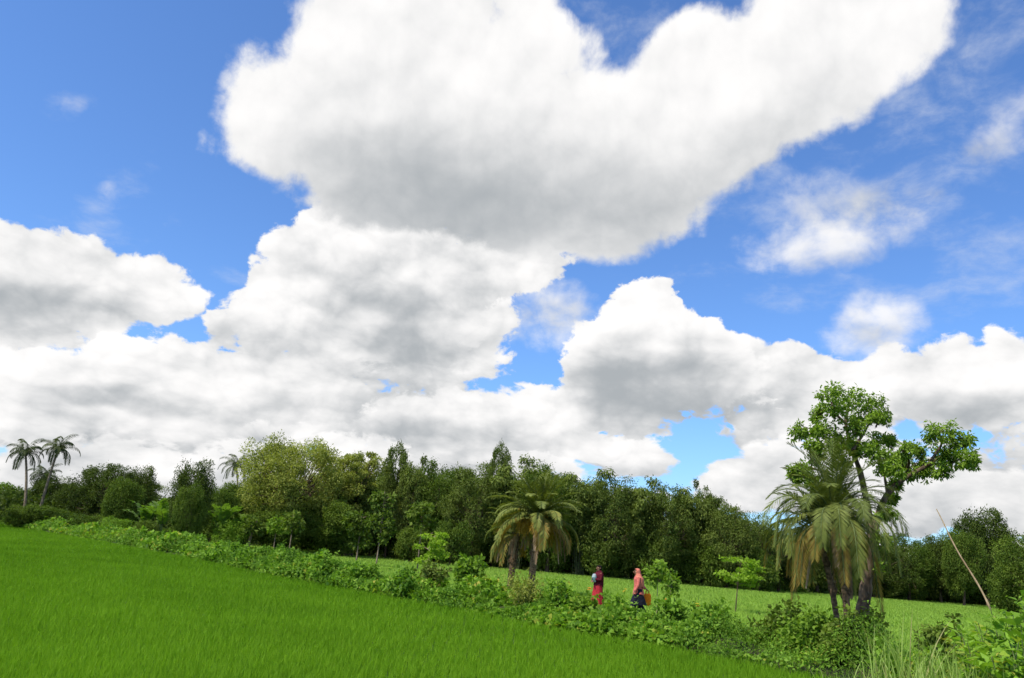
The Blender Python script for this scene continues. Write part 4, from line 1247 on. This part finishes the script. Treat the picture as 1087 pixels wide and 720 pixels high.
def figure(root, Pz, skin=SKIN):
    """Pz: dict of joint positions (x right of figure's facing, y facing direction, z up) for a 1.55 m adult"""
    J = []
    def a(p, q, rd): J.append((p, q, rd)); return len(J) - 1
    pel = a(Pz['pelvis'], None, (0.135, 0.105))
    wa = a(Pz['waist'], pel, (0.105, 0.085)); ch = a(Pz['chest'], wa, (0.125, 0.10)); nk0 = a(Pz['neck0'], ch, (0.075, 0.065)); nk = a(Pz['neck'], nk0, 0.046)
    hb = a(Pz['jaw'], nk, 0.066); hm = a(Pz['head'], hb, (0.078, 0.092)); a(Pz['crown'], hm, 0.050)
    for s in ('L', 'R'):
        sh = a(Pz['shoulder' + s], nk0, 0.050); el = a(Pz['elbow' + s], sh, 0.036); wr = a(Pz['wrist' + s], el, 0.024)
        w, e = Vector(Pz['wrist' + s]), Vector(Pz['elbow' + s])
        d = (w - e).normalized(); sd = d.cross(Vector((0, 0, 1)))
        sd = sd.normalized() if sd.length > 0.1 else Vector((0, 1, 0)); nn = sd.cross(d)
        pm = a(tuple(w + d * 0.055), wr, (0.034, 0.018))
        for k, (off, ln) in enumerate(((-0.028, 0.060), (-0.010, 0.074), (0.010, 0.070), (0.028, 0.055))):
            b = w + d * 0.085 + sd * off
            f1 = a(tuple(b), pm, 0.0085); f2 = a(tuple(b + d * ln * 0.5 - nn * 0.012), f1, 0.0078); a(tuple(b + d * ln * 0.85 - nn * 0.034), f2, 0.0065)
        t1 = a(tuple(w + d * 0.035 + sd * 0.040), pm, 0.010); a(tuple(w + d * 0.070 + sd * 0.062 - nn * 0.015), t1, 0.0085)
        hp = a(Pz['hip' + s], pel, 0.088); kn = a(Pz['knee' + s], hp, 0.056); cf = a(tuple(Vector(Pz['knee' + s]).lerp(Vector(Pz['ankle' + s]), 0.3)), kn, 0.052)
        an = a(Pz['ankle' + s], cf, 0.034)
        f = Vector(Pz['ankle' + s]); hl = a(tuple(f + Vector((0, -0.02, -0.055))), an, 0.030); a(tuple(f + Vector((0, 0.15, -0.062))), hl, (0.036, 0.018))
    b = body_mesh(J, root, skin)
    hd = Vector(Pz['head'])
    # face: nose, lips and ears in skin; eyes and brows darker
    gf = Geo()
    tube(gf, [hd + Vector((0, 0.085, 0.018)), hd + Vector((0, 0.104, -0.015)), hd + Vector((0, 0.110, -0.032))], [0.008, 0.012, 0.013], 6)
    for s in (-1, 1):
        tube(gf, [hd + Vector((s * 0.076, -0.005, 0.022)), hd + Vector((s * 0.088, -0.010, 0.0)), hd + Vector((s * 0.078, -0.002, -0.028))], [0.010, 0.014, 0.008], 6)
    gf.build('face', skin, root, True)
    ge = Geo()
    for s in (-1, 1):
        tube(ge, [hd + Vector((s * 0.020, 0.090, 0.010)), hd + Vector((s * 0.044, 0.083, 0.011))], [0.008, 0.007], 6)
        tube(ge, [hd + Vector((s * 0.014, 0.093, 0.032)), hd + Vector((s * 0.048, 0.084, 0.034))], [0.004, 0.003], 4)
    ge.build('eyes', HAIR, root, True)
    gm = Geo(); tube(gm, [hd + Vector((-0.022, 0.086, -0.052)), hd + Vector((0, 0.096, -0.054)), hd + Vector((0.022, 0.086, -0.052))], [0.005, 0.008, 0.005], 6)
    gm.build('mouth', plain('lips', (0.30, 0.08, 0.06)), root, True)
    return b


def loft(name, rings, m, parent, folds=0, amp=0.0, seg=48, cap_top=True, seed=0):
    """cloth hung on the body: rings = (cx, cy, z, rx, ry); folds deepen downwards"""
    r = np.random.default_rng(seed); ph = r.uniform(0, 6.28, 3)
    rings = np.array(rings, float); n = 26
    t = np.linspace(0, len(rings) - 1, n)
    Rg = np.stack([np.interp(t, np.arange(len(rings)), rings[:, k]) for k in range(5)], 1)
    th = np.linspace(0, 2 * PI, seg, endpoint=False)
    V = []
    for k in range(n):
        cx, cy, z, rx, ry = Rg[k]; u = k / (n - 1)
        f = 1 + amp * u * (np.sin(folds * th + ph[0]) + 0.5 * np.sin((folds * 2 + 1) * th + ph[1] + u * 2)) + 0.01 * np.sin(3 * th + k * 0.8)
        V.append(np.stack([cx + rx * f * np.cos(th), cy + ry * f * np.sin(th), np.full(seg, z) + 0.012 * np.sin(5 * th + ph[2]) * u], 1))
    V = np.array(V)
    g = Geo(); i, j = np.meshgrid(np.arange(n - 1), np.arange(seg), indexing='ij'); i, j = i.ravel(), j.ravel()
    g.add(V, quads=np.stack([i * seg + j, (i + 1) * seg + j, (i + 1) * seg + (j + 1) % seg, i * seg + (j + 1) % seg], 1))
    if cap_top:
        c = V[0].mean(0); g.add(np.vstack([V[0], c[None]]), tris=[(a, (a + 1) % seg, seg) for a in range(seg)])
    return g.build(name, m, parent, True)


def sleeves(Pz, m, parent, name='sleeve', to=0.92):
    for s in ('L', 'R'):
        sh, el, wr = (np.array(Pz[k + s]) for k in ('shoulder', 'elbow', 'wrist'))
        g = Geo()
        P = np.vstack([sh + (0, 0, 0.01), (sh + el) / 2, el, el + (wr - el) * 0.5, el + (wr - el) * to])
        tube(g, P, [0.070, 0.066, 0.056, 0.052, 0.050], 14, cap=False)
        g.build(name, m, parent, True)


H_ = 1.0
# the woman in dark red: standing turned to the left of the photo, a wrapped bundle held against her chest
fx, fy = ground(634, 31.0)
w1 = thing('person', 'woman in dark red shawl and red skirt holding a pale bundle', 'person', (fx, fy, 0.10), R(128))
P1 = dict(pelvis=(0, 0, .86), waist=(0, .0, .98), chest=(0, .01, 1.15), neck0=(0, 0, 1.28), neck=(0, .0, 1.34), jaw=(0, .03, 1.41), head=(0, .015, 1.475), crown=(0, 0, 1.55),
          shoulderL=(-.155, 0, 1.26), elbowL=(-.20, .07, 1.04), wristL=(-.05, .24, 1.08), shoulderR=(.155, 0, 1.26), elbowR=(.20, .06, 1.03), wristR=(.05, .26, 1.00),
          hipL=(-.08, 0, .80), kneeL=(-.08, .05, .46), ankleL=(-.08, -.04, .09), hipR=(.08, 0, .80), kneeR=(.09, .02, .46), ankleR=(.09, .05, .09))
figure(w1, P1)
DRED = plain('dark_red_cloth', (0.11, 0.009, 0.020)); RED = plain('red_cloth', (0.42, 0.028, 0.040))
loft('skirt', [(0, 0, 1.0, .125, .105), (0, 0, .88, .17, .15), (0, .01, .5, .21, .20), (0, 0, .13, .26, .25)], RED, w1, folds=9, amp=.05, seed=1)
loft('tunic', [(0, 0, 1.335, .060, .055), (0, 0, 1.29, .15, .085), (0, 0, 1.22, .19, .12), (0, .01, 1.08, .155, .125), (0, 0, .96, .165, .14), (0, 0, .86, .19, .165)], DRED, w1, folds=7, amp=.03, seed=2)
sleeves(P1, DRED, w1)
loft('hair', [(0, -.012, 1.575, .035, .04), (0, -.016, 1.555, .078, .088), (0, -.026, 1.50, .093, .098), (0, -.042, 1.43, .088, .078), (0, -.075, 1.33, .06, .045), (0, -.09, 1.22, .035, .03)], HAIR, w1, seed=3)
loft('shawl', [(0, -.02, 1.40, .08, .075), (0, -.03, 1.34, .12, .09), (0, -.03, 1.25, .195, .115), (.02, -.05, 1.10, .215, .12), (.03, -.07, .92, .21, .11), (.03, -.08, .80, .20, .09)], DRED, w1, folds=8, amp=.04, cap_top=False, seed=4)
# the bundle she carries
bx = thing('cloth_bundle', 'pale grey blue cloth bundle held against the chest of the woman in dark red', 'bundle', (0, 0, 0))
bp = w1.location + Vector((math.cos(R(128)) * 0 - math.sin(R(128)) * 0.22, math.cos(R(128)) * 0.22, 1.10))
bx.location = bp; bx.rotation_euler.z = R(128)
loft('wrap', [(0, 0, .16, .03, .03), (0, 0, .14, .065, .06), (0, .01, .06, .09, .075), (0, .01, -.04, .10, .08), (0, 0, -.12, .08, .06), (0, 0, -.15, .03, .03)], plain('pale_cloth', (0.36, 0.44, 0.46)), bx, folds=6, amp=.05, seed=5)
loft('band', [(0, .01, .03, .096, .080), (0, .01, -.05, .106, .086)], plain('teal_cloth', (0.10, 0.22, 0.24)), bx, folds=5, amp=.03, cap_top=False, seed=6)

# the woman in salmon pink: walking to the left of the photo with an orange bag behind her
fx, fy = ground(677, 28.6)
w2 = thing('person', 'woman walking in a salmon pink headscarf and tunic over black trousers', 'person', (fx, fy, 0.12), R(100))
P2 = dict(pelvis=(0, 0, .86), waist=(0, .02, .98), chest=(0, .05, 1.15), neck0=(0, .06, 1.28), neck=(0, .075, 1.34), jaw=(0, .11, 1.40), head=(0, .10, 1.465), crown=(0, .085, 1.54),
          shoulderL=(-.155, .05, 1.26), elbowL=(-.20, .09, 1.02), wristL=(-.18, .20, .82), shoulderR=(.155, .05, 1.26), elbowR=(.21, -.12, 1.05), wristR=(.17, -.32, .92),
          hipL=(-.08, 0, .80), kneeL=(-.08, .18, .47), ankleL=(-.08, .24, .10), hipR=(.08, 0, .80), kneeR=(.08, -.02, .46), ankleR=(.08, -.24, .13))
figure(w2, P2)
SAL = plain('salmon_cloth', (0.62, 0.16, 0.13)); SAL2 = plain('orange_pink_cloth', (0.70, 0.22, 0.15)); BLK = plain('black_cloth', (0.016, 0.016, 0.030))
for s, kx in (('L', -1), ('R', 1)):
    hp, kn, an = (np.array(P2[k + s]) for k in ('hip', 'knee', 'ankle'))
    g = Geo(); tube(g, np.vstack([hp + (0, 0, .1), hp, (hp + kn) / 2, kn, (kn + an) / 2, an + (0, 0, .0)]), [.11, .115, .11, .10, .105, .105], 16, cap=False)
    g.build('trouser_leg', BLK, w2, True)
loft('tunic', [(0, .07, 1.335, .060, .055), (0, .06, 1.29, .15, .085), (0, .05, 1.22, .19, .12), (0, .03, 1.08, .155, .13), (0, .01, .95, .165, .145), (0, .0, .72, .20, .20)], SAL, w2, folds=7, amp=.03, seed=7)
loft('under_skirt', [(0, 0, .86, .15, .14), (0, .0, .66, .19, .20), (0, .0, .38, .21, .31)], BLK, w2, folds=7, amp=.04, seed=8, cap_top=False)
sleeves(P2, SAL, w2)
loft('headscarf', [(0, .065, 1.575, .03, .035), (0, .065, 1.555, .080, .088), (0, .055, 1.49, .100, .100), (0, .040, 1.41, .102, .098), (0, .02, 1.33, .14, .11), (0, .0, 1.24, .205, .15), (0, -.02, 1.10, .20, .16), (0, -.05, .96, .18, .14)], SAL2, w2, folds=8, amp=.035, seed=9)
loft('hair', [(0, .082, 1.560, .03, .05), (0, .084, 1.535, .074, .086), (0, .088, 1.515, .078, .088)], HAIR, w2, seed=10)
bg_ = thing('orange_bag', 'orange bag hanging from the hand of the salmon dressed woman', 'bag')
rot = Matrix.Rotation(R(100), 3, 'Z')
bg_.location = w2.location + rot @ Vector((.17, -.40, .60)); bg_.rotation_euler.z = R(100)
loft('bag_body', [(0, 0, .16, .045, .09), (0, 0, .12, .07, .12), (0, 0, -.05, .09, .135), (0, 0, -.22, .08, .125), (0, 0, -.25, .03, .06)], plain('orange_fabric', (0.95, 0.26, 0.012)), bg_, folds=6, amp=.035, seed=11)
for s in (-1, 1):
    g = Geo(); tube(g, curve((s * .02, -.06, .15), (s * .005, .02, .42), (s * .02, .07, .15), 9), .010, 6, cap=False); g.build('handle', plain('orange_strap', (0.70, 0.16, 0.012)), bg_, True)

# small flowers scattered by name: two orange blooms and two yellow ones on the hedgerow
def flower(label, px, py, dist, c, seed, sc=1.0):
    r = np.random.default_rng(seed); p = ray_at(px, py, dist)
    root = thing('flowering_weed', label, 'flower', (p[0], dist, 0.1), group='blooms on the hedgerow')
    g = Geo(); z = np.linspace(0, p[2] - .12, 6)
    tube(g, np.stack([0.04 * np.sin(z * 3), z * 0, z], 1), np.linspace(.008, .004, 6), 5); g.build('stem', M['stem'], root, True)
    g = Geo(); hd = np.array([0.04 * math.sin(z[-1] * 3), 0, z[-1]])
    for h in range(3):
        o = hd + r.normal(size=3) * .05 * (h > 0)
        n = 12; a = np.linspace(0, 2 * PI, n, endpoint=False) + h
        ax = np.stack([np.cos(a), np.sin(a) - 0.3, 0.5 + 0 * a], 1)
        add_leaves(g, np.repeat(o[None], n, 0), ax, np.stack([-np.cos(a) * .4, -np.sin(a) * .4 - .4, 1 + 0 * a], 1), .07 * sc, .045 * sc, r.uniform(.2, .8, n))
    g.build('petals', c, root)


YEL = leaf_mat('yellow_petals', (0.65, 0.45, 0.02), (0.80, 0.62, 0.05), trans=0.2, tint=(1, 1, .8))
ORG = leaf_mat('orange_petals', (0.60, 0.20, 0.02), (0.80, 0.32, 0.03), trans=0.2, tint=(1, 1, .8))
flower('orange bloom on the hedgerow just below left of the woman in dark red', 625, 624, 25.5, ORG, 1, 0.9)
flower('yellow bloom on the hedgerow between the two women', 662, 627, 25.0, YEL, 2, 0.7)
flower('yellow bloom on the hedgerow right of the young round leaved sapling', 741, 643, 20.5, YEL, 3, 0.9)
flower('orange blooms low on a stem below the small pale topped sapling', 706, 636, 22.5, ORG, 4, 0.9)
